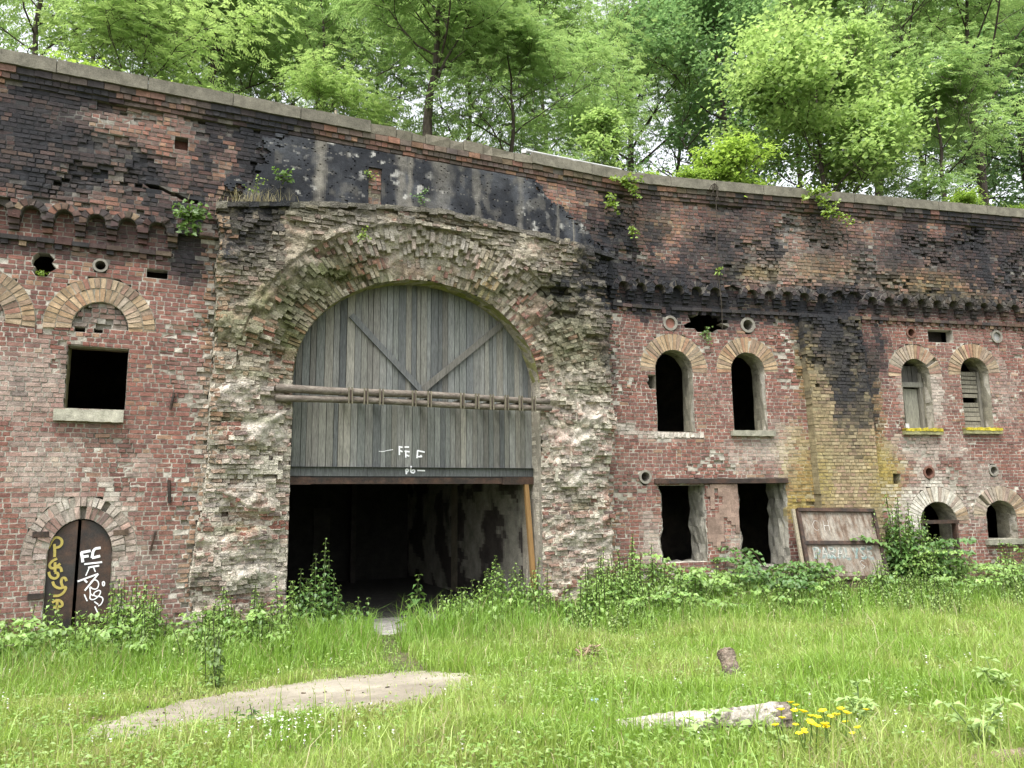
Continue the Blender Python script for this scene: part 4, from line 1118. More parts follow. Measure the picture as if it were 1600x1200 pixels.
# sample in depth so that the blades thin out with distance from the camera
yy = 4.2 * (17.8 / 4.2) ** NR.random(N_BL); uu = NR.uniform(-.95, .95, N_BL)
for y, u in zip(yy.tolist(), uu.tolist()):
    x = u * y
    wy = wall_y(x)
    dw = wy - y
    if dw < .05 or y < 4.3: continue
    if mask_path(x, y):
        if R.random() < .965 - .25 * sm(-2.0, -4.6, x) - .62 * (0 if mask_path(x + .2, y) and mask_path(x - .2, y) and mask_path(x, y + .34) and mask_path(x, y - .34) else 1): continue
        hh = .06
    elif mask_track(x, y):
        if R.random() < .8: continue
        hh = .08
    else:
        n = cell_noise(x, y, .7, 141)
        hh = .12 + .16 * max(-.45, n) + .36 * sm(3.6, .8, dw) * R.uniform(.6, 1.2) + .07 * sm(.5, 4, x) + (.25 * R.random() if R.random() < .03 else 0)
        if y < 8: hh -= .03 * sm(0, -3, x)
    n2 = cell_noise(x, y, .5, 151); n3 = cell_noise(x, y, 2.0, 161)
    c = mixc((.235, .375, .055), (.33, .43, .105), sm(-.35, .4, n2 + .4 * n3))
    c = mixc(c, (.19, .345, .045), .7 * sm(4.0, 1.5, dw))
    if x < -1 and y < 9: c = mixc(c, (.28, .27, .09), .45 * sm(-.1, .5, n3))
    if R.random() < .07 + .12 * sm(.1, .5, n2): c = (.40, .36, .19)
    k = R.uniform(.75, 1.25)
    gx.append(x); gy.append(y); gzv.append(gz(x, y) - .01); gh.append(max(.03, hh * R.uniform(.5, 1.45))); gw.append(R.uniform(.005, .009) * (1 + y / 22)); gcx.append((c[0] * k, c[1] * k, c[2] * k))
tag(blades('grass', np.array(gx), np.array(gy), np.array(gzv), np.array(gh), np.array(gw), np.array(gcx), M_GRASS), 'bright green meadow grass growing up to the foot of the wall', 'grass', kind='stuff')

# ------------------------------------------------------------------ leaves: a folded pointed blade of two triangles each side of the rib
def leaves_np(cen, axis, nor, L, Wl, fold=.25, droop=.0):
    axis = unit(axis); side = unit(np.cross(nor, axis)); nn = np.cross(axis, side)
    n = len(cen); V = np.zeros((n, 4, 3)); L = L[:, None]; Wl = Wl[:, None]
    V[:, 0] = cen; V[:, 2] = cen + axis * L - nn * L * droop
    V[:, 1] = cen + axis * L * .42 + side * Wl * .5 + nn * Wl * fold; V[:, 3] = cen + axis * L * .42 - side * Wl * .5 + nn * Wl * fold
    base = (np.arange(n) * 4)[:, None]
    T = np.concatenate([base + [0, 2, 1], base + [0, 3, 2]], 1).reshape(-1, 3)
    return V.reshape(-1, 3), T
class LB:                                    # collects single leaves
    def __init__(s): s.c = []; s.a = []; s.n = []; s.l = []; s.w = []; s.k = []
    def add(s, c, a, n, l, w, k): s.c.append(tuple(c)); s.a.append(tuple(a)); s.n.append(tuple(n)); s.l.append(l); s.w.append(w); s.k.append(k)
    def build(s, name, M, parent=None, droop=.12):
        V, T = leaves_np(np.array(s.c), np.array(s.a), np.array(s.n), np.array(s.l), np.array(s.w), .22, droop)
        return np_mesh(name, V, T, np.repeat(np.array(s.k), 2, 0), M, parent)
def rnd_h(): 
    a = R.uniform(0, 2 * math.pi); return Vector((math.cos(a), math.sin(a), 0))
WG = [(.20, .33, .08), (.23, .36, .095), (.15, .27, .065), (.26, .39, .11), (.21, .34, .085)]
def nettle(lb, mb, p, H, col=None, lean=.12, lmax=.10, step=.075, whorl=2):
    p = Vector(p); d = rnd_h() * R.uniform(0, lean); pts = []; n = max(4, int(H / step)); a0 = R.uniform(0, 6)
    for k in range(n + 1):
        t = k / n; q = p + Vector((0, 0, H * t)) + d * H * t * t; pts.append(q)
    mb.tube(pts[::max(1, n // 5)] + [pts[-1]], .004 + .003 * H, (.07, .09, .03), 4, cap=False)
    for k in range(1, n + 1):
        t = k / n
        if t < .12: continue
        sz = lmax * (1.0 if t < .6 else 1.0 - .62 * (t - .6) / .4) * R.uniform(.75, 1.15)
        for j in range(whorl):
            a = a0 + k * 1.571 + j * 2 * math.pi / whorl + R.uniform(-.25, .25)
            dr = Vector((math.cos(a), math.sin(a), R.uniform(-.35, .25))); c = vary(R.choice(WG) if col is None else R.choice(col), .2)
            if t > .85: c = mixc(c, (.17, .25, .05), .5)
            st = dr * sz * .3
            dr.z = R.uniform(-1.0, .15); lb.add(pts[k] + st * .6, dr, Vector((dr.x * R.uniform(.2, 1.6), dr.y * R.uniform(.2, 1.6), 1)), sz * 1.25, sz * .85, c)
def bramble(lb, mb, p, Ln, az=None, rise=.6, col=None, sz=.085):
    p = Vector(p); a = R.uniform(0, 2 * math.pi) if az is None else az; d = Vector((math.cos(a), math.sin(a), 0)); n = max(5, int(Ln / .09)); pts = []
    up = R.uniform(.7, 1.2) * rise; 
    for k in range(n + 1):
        t = k / n; pts.append(p + d * Ln * (.25 * t + .45 * t * t) + Vector((R.uniform(-.01, .01), R.uniform(-.01, .01), Ln * up * (1.5 * t - .85 * t * t))))
    mb.tube(pts[::2] + [pts[-1]], .005, (.10, .07, .04), 4, cap=False)
    for k in range(2, n + 1):
        a2 = a + (1.3 if k % 2 else -1.3) + R.uniform(-.5, .5); dr = Vector((math.cos(a2), math.sin(a2), R.uniform(-.1, .5))).normalized()
        base = pts[k] + dr * .05; s = sz * R.uniform(.75, 1.2); c = vary(R.choice(WG) if col is None else R.choice(col), .2)
        for da in (-1.0, 0, 1.0):
            r2 = Vector((math.cos(a2 + da), math.sin(a2 + da), dr.z * .5 - R.uniform(.1, .8))); lb.add(base, r2, Vector((R.uniform(-.7, .7), R.uniform(-1.1, .4), 1)), s * (1.3 if da == 0 else 1.05), s * .95, c)
def wallfoot(px, d):                         # a point on the ground d metres in front of the wall, seen at column px
    s = W(px, 900, d)[0]; p = P(s, 0, d); return Vector((p[0], p[1], gz(p[0], p[1])))

def thicket(name, label, spec):
    lb, mb = LB(), MB()
    for (pa, pb, n, H, kind, da, db) in spec:
        for _ in range(n):
            px = R.uniform(pa, pb); d = R.uniform(da, db); p = wallfoot(px, d)
            pn = fr(px * .012, d * .9, len(name), 3); h = H * R.uniform(.5, 1.15) * max(.3, min(1.3, .95 + 1.9 * pn))
            if pn < -.28 and R.random() < .6: continue
            h = h * (1 - .35 * (d - da) / max(.01, db - da))
            if kind == 'n': nettle(lb, mb, p, h)
            elif kind == 'b': bramble(lb, mb, p, h * 1.5)
            else: nettle(lb, mb, p, h, col=[(.22, .32, .09), (.27, .37, .12), (.19, .29, .08)], lean=.5, lmax=.06, step=.055, whorl=3)
    o = empty(name, wallfoot((spec[0][0] + spec[-1][1]) / 2, 1.0))
    lb.build('leaves', M_WEED, o); mb.build('stem', M_WEED, o)
    return tag(o, label, 'undergrowth', kind='stuff')
thicket('nettle_bank', 'low nettles and young weeds massed against the wall left of the gateway', [(-60, 200, 120, .75, 'n', .3, 1.6), (-40, 190, 60, .75, 'b', .4, 1.5), (180, 330, 120, .9, 'n', .3, 1.5), (200, 420, 40, 1.0, 'b', .4, 1.5), (300, 460, 170, .85, 'n', .4, 1.8), (190, 460, 110, .6, 'w', .6, 2.4)])
thicket('bramble_bank', 'dense brambles and nettles massed under the broken square openings', [(690, 840, 110, .75, 'n', .1, 1.3), (835, 1040, 190, 1.1, 'n', .35, 1.8), (950, 1260, 150, 1.1, 'b', .35, 1.8), (900, 1300, 150, .85, 'n', .5, 2.2), (850, 1300, 160, .6, 'w', 1.4, 2.8)])
thicket('weed_bank', 'pale weeds and brambles massed below the small low windows', [(1370, 1660, 250, 1.4, 'n', .3, 1.9), (1385, 1660, 150, 1.5, 'b', .3, 1.8), (1255, 1400, 90, .5, 'n', 1.0, 1.8), (1280, 1660, 170, .8, 'w', 1.2, 3.4)])

def plant(name, label, cat, p, fn, group=None):
    lb, mb = LB(), MB(); o = empty(name, p); fn(lb, mb, p)
    lb.build('foliage', M_WEED, o)
    if mb.v: mb.build('stem', M_WEED, o)
    return tag(o, label, cat, group)
def gate_pt(px, d): 
    s = W(px, 960, d)[0]; p = P(s, 0, d); return Vector((p[0], p[1], max(GF + .02, gz(p[0], p[1])) if d < 0 else gz(p[0], p[1])))
DK = [(.09, .185, .045), (.11, .21, .055), (.135, .245, .06), (.08, .165, .042)]
def clump(n, r, H, col=None, lean=.15, lmax=.10):
    def f(lb, mb, p):
        for k in range(n):
            a = R.uniform(0, 6.28); q = r * math.sqrt(R.random()); h = H * (1 - .45 * (q / r) ** 2) * R.uniform(.75, 1.05)
            nettle(lb, mb, p + Vector((math.cos(a) * q, math.sin(a) * q, 0)), h, col, lean, lmax)
    return f
def spire(lb, mb, p): 
    for dx, h in ((-.3, 1.2), (-.16, 1.25), (-.05, 1.45), (.06, 1.72), (.16, 1.4), (.25, 1.1), (0, 1.0), (.12, 1.5), (-.22, 1.0), (.34, .9)): nettle(lb, mb, p + Vector((dx, R.uniform(-.2, .2), 0)), h, DK, .06, .105)
    clump(34, .5, 1.05, DK, .15, .12)(lb, mb, p)
plant('nettle_clump', 'tall spiky clump of dark green nettles inside the left side of the gateway', 'nettles', gate_pt(497, .15), spire)
plant('nettle_clump', 'short green nettles beside the bare floor at the left of the gateway', 'nettles', gate_pt(560, .1), clump(12, .25, .75, DK))
plant('nettle_plant', 'single upright broad-leaved weed standing in the middle of the gateway', 'nettles', gate_pt(650, -.1), lambda lb, mb, p: [nettle(lb, mb, p + Vector((dx, 0, 0)), h, DK, .08, .19, .085) for dx, h in ((0, .98), (.07, .7), (-.09, .6), (.14, .45), (-.16, .4))])
plant('nettle_clump', 'slender nettles in front of the yellow prop at the right of the gateway', 'nettles', gate_pt(775, .1), lambda lb, mb, p: [nettle(lb, mb, p + Vector((dx, R.uniform(-.2, .2), 0)), h, None, .08, .11) for dx, h in ((-.62, .7), (-.5, .8), (-.15, 1.0), (0, 1.3), (.12, 1.1), (.3, 1.0), (.45, .85), (-.35, .65), (.2, .7), (.08, .9), (-.05, 1.15), (.36, 1.15), (-.25, .8), (.5, .8), (-.58, .6))])
def brm(n, Ln, sz=.1, rise=.6, col=None):
    def f(lb, mb, p):
        for k in range(n): bramble(lb, mb, p + Vector((R.uniform(-.35, .35), R.uniform(-.25, .1), 0)), Ln * R.uniform(.6, 1.1), rise=rise, sz=sz, col=col)
    return f
plant('bramble_bush', 'broad-leaved bramble hiding the foot of the graffitied iron door', 'bramble', wallfoot(115, .7), brm(16, .95, .14, .7))
plant('bramble_bush', 'low bramble at the far left end of the wall', 'bramble', wallfoot(28, 1.0), brm(12, .8, .12))
plant('bramble_bush', 'bramble arching over the sill of the left square opening under the steel lintel', 'bramble', wallfoot(1075, .5), brm(22, 1.8, .1, .8))
plant('bramble_bush', 'dark bramble between the deep plastered opening and the leaning rusty panel', 'bramble', wallfoot(1205, .8), brm(30, 1.95, .11, .8, DK))
plant('elder_bush', 'tall leafy bush between the leaning panel and the whitewashed low arch', 'bush', wallfoot(1410, .45), lambda lb, mb, p: (clump(26, .5, 2.45, DK, .12, .16)(lb, mb, p), brm(22, 1.9, .13, .95, DK)(lb, mb, p)))
plant('bramble_bush', 'bramble in front of the low whitewashed arch window', 'bramble', wallfoot(1480, 1.0), brm(14, .95, .1, .7))
plant('tall_weed', 'pale tall weed standing in the grass beside the path', 'weed', G(335, 1075), clump(7, .14, .95, [(.12, .2, .05), (.14, .22, .06)], .1, .08))
plant('thistle', 'small thistle growing at the edge of the sandy path', 'weed', G(383, 1133), clump(3, .08, .28, DK, .2, .07))
def hog(lb, mb, p):
    for k in range(4):
        d = rnd_h(); h = R.uniform(.15, .42); pts = [p + d * (h * .5 * t * t) + Vector((0, 0, h * t)) for t in (0, .33, .66, 1)]; mb.tube(pts, .005, (.13, .19, .06), 4, cap=False)
        for t in (2, 3):
            for j in range(6):
                a = R.uniform(0, 6.28); dr = Vector((math.cos(a), math.sin(a), R.uniform(-.2, .2))); lb.add(pts[t] + dr * .03, dr, Vector((R.uniform(-.2, .2), R.uniform(-.2, .2), 1)), R.uniform(.07, .12), R.uniform(.05, .075), vary((.31, .43, .16), .15))
plant('hogweed', 'pale broad-leaved weed rising from the meadow right of the fallen log', 'weed', G(1345, 1140), hog)
plant('hogweed', 'pale broad-leaved weed at the right edge of the meadow', 'weed', G(1560, 1090), hog)
plant('hogweed', 'pale broad-leaved weed beside the wood scrap in the bottom right corner', 'weed', G(1530, 1180), hog)
plant('dock_plant', 'low broad leaves in front of the dark end of the log', 'weed', G(1165, 1168), lambda lb, mb, p: [hog(lb, mb, p + Vector((dx, 0, -.2))) for dx in (-.2, .25)])

# plants rooted in the masonry
def sprig(px, py, d, n, Ln, sz, col, droop=0, spread=.35):
    def f(lb, mb, p):
        for k in range(n):
            dr = (nrm(W(px, py, d)[0]) * R.uniform(.1, .6) + tang(W(px, py, d)[0]) * R.uniform(-spread, spread) * 2 + Vector((0, 0, R.uniform(-.9, .9) if droop == 0 else (-R.uniform(.4, 1) if droop < 0 else R.uniform(.3, 1))))).normalized()
            l = Ln * R.uniform(.5, 1); m_ = max(3, int(l / .07)); pts = [p + dr * l * (j / m_) + Vector((0, 0, -.15 * l * (j / m_) ** 2)) for j in range(m_ + 1)]
            mb.tube(pts, .004, (.09, .08, .04), 4, cap=False)
            for j in range(1, m_ + 1):
                for e in range(3):
                    a = rnd_h() + Vector((0, 0, R.uniform(-.7, .4))); lb.add(pts[j] + a * .02, a, Vector((R.uniform(-.6, .6), -1, R.uniform(0, 1))), sz * R.uniform(.7, 1.2), sz * .75, vary(R.choice(col), .2))
    return f
BR = [(.20, .30, .035), (.24, .34, .045), (.17, .27, .03)]
MG = [(.10, .19, .03), (.12, .21, .035), (.085, .16, .03)]
def on_wall(px, py, d=.2): s, h = W(px, py, d); return Vector(P(s, h, d))
for px, py, d, n, Ln, sz, col, dr, label in (
    (972, 282, .34, 9, .55, .10, BR, 0, 'bright yellow-green sapling hanging from the parapet at the bend of the wall'),
    (958, 318, .25, 6, .40, .09, BR, 0, 'bright sprig on the wall just below the parapet sapling at the bend'),
    (985, 352, .22, 5, .35, .08, BR, -1, 'small thin sprig hanging low on the red bricks at the bend of the wall'),
    (1270, 300, .36, 8, .6, .10, BR, 0, 'bright leafy sapling breaking out under the right-hand coping'),
    (1297, 332, .3, 10, .6, .09, BR, 0, 'mossy drooping sapling on the bricks below the right-hand coping'),
    (296, 340, .3, 14, .38, .11, MG, 0, 'round leafy green plant at the end of the left corbel arches'),
    (440, 284, .34, 5, .36, .10, MG, 1, 'broad-leaved green plant on the ledge over the gate'),
    (397, 305, .38, 3, .5, .05, BR, 1, 'thin upright weed beside the dry grass on the gate ledge'),
    (657, 306, .3, 8, .25, .05, DK, 0, 'small dark fern on the black render'),
    (580, 280, .2, 4, .3, .05, BR, 1, 'thin weed growing in the pebbly slot of the black render'),
    (567, 366, .35, 5, .2, .06, BR, 0, 'tiny green tuft on the rubble above the left of the arch'),
    (1104, 522, .04, 7, .22, .06, MG, 0, 'weeds sprouting in the broken hole between two clay pipes'),
    (66, 430, .02, 3, .14, .05, BR, 1, 'tiny sprout in the black hole at the far left'),
    (1121, 423, .2, 4, .14, .06, BR, 0, 'yellow-green tuft clinging to the hanging vine')):
    p = on_wall(px, py, d); plant('wall_plant', label, 'plant', p, sprig(px, py, d, n, Ln, sz, col, dr))
lb = MB(); p = on_wall(400, 318, .36)
s_, h_ = W(400, 318, .36)
n = 150; X = []; 
for k in range(n):
    a = R.gauss(0, .32); X.append(P(s_ + a, topH(s_ + a) - .01, .33 + R.uniform(-.06, .05)))
X = np.array(X); tag(blades('dry_grass_tuft', X[:, 0], X[:, 1], X[:, 2], NR.uniform(.1, .38, n), np.full(n, .008), np.tile(np.array([[.36, .32, .18]]), (n, 1)), M_GRASS, lean=.6), 'tuft of dry straw-coloured grass on the ledge over the left of the gate', 'grass tuft')
mb = MB(); pts = []
for k in range(16):
    t = k / 15; x, y = 1116 + 12 * t + 1.5 * math.sin(t * 9), 288 + 228 * t; d = .36 if t < .05 else .24 - .1 * sm(.7, 1, t); pts.append(on_wall(x, y, d))
mb.tube(pts, .011, (.17, .14, .10), 5)
for k in range(14): 
    q = on_wall(1117 + R.uniform(-7, 7), 289 + R.uniform(-3, 22), .36); mb.tube([on_wall(1117, 286, .34), q, q + Vector((R.uniform(-.05, .05), 0, -R.uniform(.05, .2)))], .006, (.17, .14, .1), 4)
tag(mb.build('hanging_vine', M_BARK), 'thin bare vine hanging from the coping past the right-hand corbels', 'vine')

# ------------------------------------------------------------------ trees on the earth bank
def bank_z(x, y):
    d = -(y - wall_y(x)) * .93
    return HP - .2 + .10 * max(0, -d - .6)
def tree_parts(seed, H, CRr, base=.22, nbr=15, leaves=30000, ll=.14, lw=.062, hue=((.085, .16, .022), (.12, .21, .03), (.16, .26, .04)), lean=(0, 0), trunk_r=None, pinnate=True, gap=-.16, gapf=.55, clump_r=.36):
    rg = random.Random(seed); ng = np.random.default_rng(seed)
    wood = MB(); tw = []; r0 = trunk_r or H * .016
    tp = []; N = 9
    for k in range(N + 1):
        t = k / N; tp.append(Vector((lean[0] * H * t + rg.uniform(-.02, .02) * H * t, lean[1] * H * t + rg.uniform(-.02, .02) * H * t, H * .95 * t)))
    tp[0].z -= .5
    wood.tube(tp, [r0 * (1 - .86 * k / N) for k in range(N + 1)], (1, 1, 1), 8, jit=.08)
    def at(pl, t):
        q = t * (len(pl) - 1); i = min(int(q), len(pl) - 2); return pl[i].lerp(pl[i + 1], q - i)
    def branch(p, d, L, r, lev):
        n = 5; pts = [p]; dd = d.normalized()
        for k in range(n):
            dd = (dd + Vector((rg.uniform(-.3, .3), rg.uniform(-.3, .3), rg.uniform(-.15, .28)))).normalized(); pts.append(pts[-1] + dd * L / n)
        wood.tube(pts, [max(.006, r * (1 - .8 * k / n)) for k in range(n + 1)], (1, 1, 1), 5 if lev < 2 else 3, cap=False)
        if lev == 2:
            for k in (2, 3, 4, 5): tw.append(pts[k])
            return
        m = 5 if lev == 0 else 4
        for j in range(m):
            t = .3 + .7 * (j + rg.random()) / m; a = rg.uniform(0, 6.28); s = Vector((math.cos(a), math.sin(a), rg.uniform(-.25, .55)))
            branch(at(pts, min(1, t)), dd * .7 + s, L * rg.uniform(.38, .58), r * .45, lev + 1)
        tw.append(pts[-1])
    for j in range(nbr):
        t = base + (1 - base) * (j + rg.random() * .6) / nbr; a = j * 2.399 + rg.uniform(-.4, .4)
        prof = math.sin(math.pi * min(1, max(.05, (t - base) / (1 - base) * .82 + .2))) ** .7
        branch(at(tp, t), Vector((math.cos(a), math.sin(a), rg.uniform(.15, .9) + .5 * t)), CRr * prof * rg.uniform(.75, 1.15), r0 * .42 * (1.1 - t), 0)
    tw = np.array([tuple(q) for q in tw])
    keep = np.array([noise.noise(Vector(q) * gapf + Vector((seed * 3.1, 0, 0))) > gap for q in tw]); tw = tw[keep] if keep.sum() > 10 else tw
    dens = ng.uniform(.35, 1.65, len(tw)); dens /= dens.sum(); h = np.array(hue) * np.array([1.10, 1.16, 1.08]); tip_t = ng.random(len(tw))
    if pinnate:
        nr = leaves // 9; ci = ng.choice(len(tw), nr, p=dens); jit = ng.normal(0, clump_r, (nr, 3)) * ng.uniform(.5, 1.6, (len(tw), 1))[ci]; jit[:, 2] *= .45
        base = tw[ci] + jit; az = np.arctan2(base[:, 1] - lean[1] * H * .6, base[:, 0] - lean[0] * H * .6) + ng.normal(0, .9, nr)
        d = unit(np.stack([np.cos(az), np.sin(az), ng.uniform(-.75, .05, nr)], 1)); side = unit(np.cross(np.array([[0, 0, 1.]]), d)); Lr = ng.uniform(1.6, 3.2, nr)[:, None] * ll
        up = unit(np.stack([ng.normal(0, .3, nr), ng.normal(0, .3, nr), np.ones(nr)], 1)); cs, axs, nos, ids_, sz = [], [], [], [], []
        for k in range(4):
            for sg in (-1, 1):
                cs.append(base + d * Lr * (.22 + .21 * k) + np.array([[0, 0, -.05]]) * Lr * k * .4); axs.append(d * .5 + side * sg * .85 + np.array([[0, 0, -.22]])); nos.append(up); ids_.append(np.arange(nr)); sz.append(np.full(nr, .85 + .1 * (k in (1, 2))))
        cs.append(base + d * Lr * .95); axs.append(d); nos.append(up); ids_.append(np.arange(nr)); sz.append(np.full(nr, 1.05))
        cen, ax, nor, rid, sz = np.concatenate(cs), np.concatenate(axs), np.concatenate(nos), np.concatenate(ids_), np.concatenate(sz)
        n_ = len(cen); V, T = leaves_np(cen, ax, nor, ng.uniform(.8, 1.2, n_) * sz * ll, ng.uniform(.85, 1.15, n_) * lw, .18, .12)
        tone = (tip_t[ci] * .55 + ng.random(nr) * .3)[rid] + ng.random(n_) * .15
    else:
        ci = ng.choice(len(tw), leaves, p=dens); jit = ng.normal(0, clump_r, (leaves, 3)) * ng.uniform(.5, 1.7, (len(tw), 1))[ci]; jit[:, 2] *= .42; cen = tw[ci] + jit
        az = ng.uniform(0, 6.283, leaves); ax = np.stack([np.cos(az), np.sin(az), ng.uniform(-.8, .15, leaves)], 1)
        nor = np.stack([ng.normal(0, .4, leaves), ng.normal(0, .4, leaves), np.ones(leaves)], 1)
        V, T = leaves_np(cen, ax, nor, ng.uniform(.55, 1.5, leaves) * ll, ng.uniform(.8, 1.2, leaves) * lw, .2, .1)
        tone = tip_t[ci] * .6 + ng.random(leaves) * .4
    C = np.where(tone[:, None] < .5, h[0] + (h[1] - h[0]) * tone[:, None] * 2, h[1] + (h[2] - h[1]) * (tone[:, None] * 2 - 1))
    return wood, V, T, C
def make_tree(label, px, depth, seed, H, CRr, name='ash_tree', cat='tree', group=None, sink=0, **kw):
    wood, V, T, C = tree_parts(seed, H, CRr, **kw)
    k = ray(px, 250); x = k.x / k.y * depth
    o = empty(name, (x, depth, 0)); 
    t = wood.build('trunk', M_BARK, None, smooth=True); t.parent = o
    c = np_mesh('crown', V, T, np.repeat(C, 2, 0), M_LEAF); c.parent = o
    o.location = (x, depth, bank_z(x, depth) - sink)
    return tag(o, label, cat, group)
def copy_tree(src, label, px, depth, rz, sc, sink=0):
    o = src.copy(); COL.objects.link(o)
    for ch in [c for c in bpy.data.objects if c.parent == src]:
        q = ch.copy(); COL.objects.link(q); q.parent = o
    k = ray(px, 250); x = k.x / k.y * depth
    o.location = (x, depth, bank_z(x, depth) - sink); o.rotation_euler = (0, 0, rz); o.scale = (sc, sc, sc); o['label'] = label
    return o
HB = ((.17, .26, .095), (.235, .325, .125), (.325, .41, .175)); HD = ((.10, .18, .085), (.135, .225, .105), (.19, .28, .13)); HM = ((.145, .23, .095), (.20, .29, .12), (.285, .37, .16))
TG = 'trees on the earth bank behind the parapet'
tA = make_tree('dark-trunked ash leaning right above the sooty gate wall', 662, 18.5, 3, 6.6, 3.3, hue=HM, lean=(.06, .0), base=.42, nbr=13, leaves=34000, trunk_r=.17, group=TG, ll=.12, lw=.044)
tB = make_tree('bright young ash right of the dark leaning trunk', 800, 19.5, 5, 5.2, 2.6, hue=HM, base=.08, leaves=30000, nbr=14, group=TG, ll=.115, lw=.042)
tC = make_tree('bright broad-leaved maple bulging over the right parapet', 1285, 21.0, 7, 5.6, 3.1, name='maple_tree', pinnate=False, gap=-.22, hue=HB, base=.05, leaves=24000, nbr=16, group=TG, ll=.145, lw=.12, clump_r=.34)
tD = make_tree('forked ash rising behind the bright maple', 1370, 25.5, 9, 11.5, 5.2, hue=HM, base=.35, leaves=36000, nbr=16, group=TG, ll=.14, lw=.052)
tE = make_tree('tall dense dark tree between the gate wall and the maple', 1135, 26.5, 12, 11.5, 4.0, name='lime_tree', pinnate=False, hue=HD, base=.06, leaves=17000, nbr=19, group=TG, ll=.17, lw=.12)
tF = make_tree('light green shrubby tree above the left window', 215, 16.8, 15, 4.2, 2.5, hue=HB, base=.05, leaves=27000, nbr=13, group=TG, ll=.11, lw=.042)
tG = make_tree('thin dark-stemmed tree in the top left corner', 42, 16.6, 17, 8.0, 3.2, hue=HM, base=.30, leaves=27000, nbr=15, group=TG, trunk_r=.085, ll=.115, lw=.042)
copy_tree(tA, 'mid-green ash behind the left parapet with a bent grey limb', 330, 21, 2.2, 1.15)
copy_tree(tG, 'airy tall ash left of the dark leaning trunk, sky showing through it', 500, 24, 1.0, 1.35)
copy_tree(tF, 'low bushy tree at the left foot of the dark leaning trunk', 520, 18.6, 2.0, .72)
copy_tree(tG, 'tall thin-leaved ash behind the bright young ash', 850, 26, 2.6, 1.45)
copy_tree(tD, 'tall ash with slanting branches left of the dense dark tree', 985, 30, 3.9, 1.1)
copy_tree(tB, 'low ash behind the bend of the parapet', 930, 22, 3.1, .8)
copy_tree(tD, 'wide spreading ash at the far right, branches reaching sideways', 1530, 24, 1.4, 1.0)
copy_tree(tE, 'dark tree low behind the right end of the parapet', 1600, 27, 2.4, .85)
copy_tree(tB, 'bushy green tree between the maple and the right end of the wall', 1470, 22, 1.1, 1.05)
copy_tree(tD, 'tall ash filling the gap above the left parapet', 330, 30, 5.1, 1.0)
for px, dp, rz, sc, label in ((130, 25, .7, 1.55, 'airy ash behind the light shrubby tree above the left window'), (430, 29, 2.9, 1.7, 'tall airy ash far back above the soot-black render'), (590, 31, 4.4, 1.75, 'tall airy ash far back behind the dark leaning trunk'), (735, 30, 5.5, 1.7, 'tall airy ash far back right of the dark leaning trunk'),
    (1060, 33, .3, 1.7, 'tall airy ash far back at the bright gap left of the dense dark tree'), (1245, 32, 1.7, 1.75, 'tall airy ash far back over the bright maple'), (1440, 33, 3.3, 1.8, 'tall airy ash far back right of the forked ash'), (1600, 31, 4.9, 1.8, 'tall airy ash at the top right corner')):
    copy_tree(tG, label, px, dp, rz, sc)
sap = make_tree('slim bright sapling standing on the parapet near the metal rail', 945, 17.2, 21, 2.0, .5, name='sapling', pinnate=False, gap=-1, hue=HB, base=.08, leaves=2600, nbr=10, group='saplings along the coping', ll=.13, lw=.06, clump_r=.1, trunk_r=.02)
sh = make_tree('yellow-green leafy shrub on the parapet right of the bend', 1140, 18.2, 23, 1.15, .85, name='shrub', cat='shrub', pinnate=False, gap=-.3, gapf=1.6, hue=((.17, .26, .05), (.22, .31, .065), (.27, .36, .08)), base=.02, leaves=4200, nbr=13, group='shrubs along the coping', ll=.13, lw=.08, clump_r=.17, trunk_r=.02)
for px, dp, sc, rz, label in ((1085, 18.0, .5, 1, 'small yellow-green shrub just left of the leafy parapet shrub'), (1500, 20.3, .62, 2, 'yellow-green shrub low on the right end of the coping'), (1585, 20.8, .5, 4, 'small shrub at the far right end of the coping'),
    (300, 14.8, .6, 5, 'small bright shrub on the coping above the square hole'), (560, 15.9, .42, 2.5, 'small bright tuft on the coping left of the dark leaning trunk'), (1010, 17.9, .4, .5, 'tiny bright shrub on the coping beside the bend'), (120, 13.9, .7, 1.5, 'bright low shrub on the coping in the top left corner'), (745, 16.7, .42, 5.5, 'small grassy shrub on the broken coping left of the metal rail'), (1232, 19.0, .36, 3.6, 'small shrub just left of the bright coping sapling')):
    copy_tree(sh, label, px, dp, rz, sc)
# grass tufts along the coping edge
X, HH = [], []
for k in range(2600):
    s_ = R.uniform(SMIN, SMAX); 
    n = fr(s_ * .9, 3, 171)
    if n < -.1 + (0 if brk0 < s_ < brk1 else .12): continue
    d = R.uniform(-.5, -.25) if not (brk0 < s_ < brk1) else R.uniform(-.45, .1); X.append(P(s_, HP - .12 if d < -.3 else HP - .06, d)); HH.append(R.uniform(.08, .34) * (.6 + n))
X = np.array(X); HH = np.array(HH); cc = np.array([[.15, .22, .04]]) * NR.uniform(.7, 1.5, (len(X), 1))
tag(blades('coping_grass', X[:, 0], X[:, 1], X[:, 2], HH, np.full(len(X), .011), cc, M_GRASS, lean=.5), 'grass fringe growing along the top of the parapet', 'grass', kind='stuff')

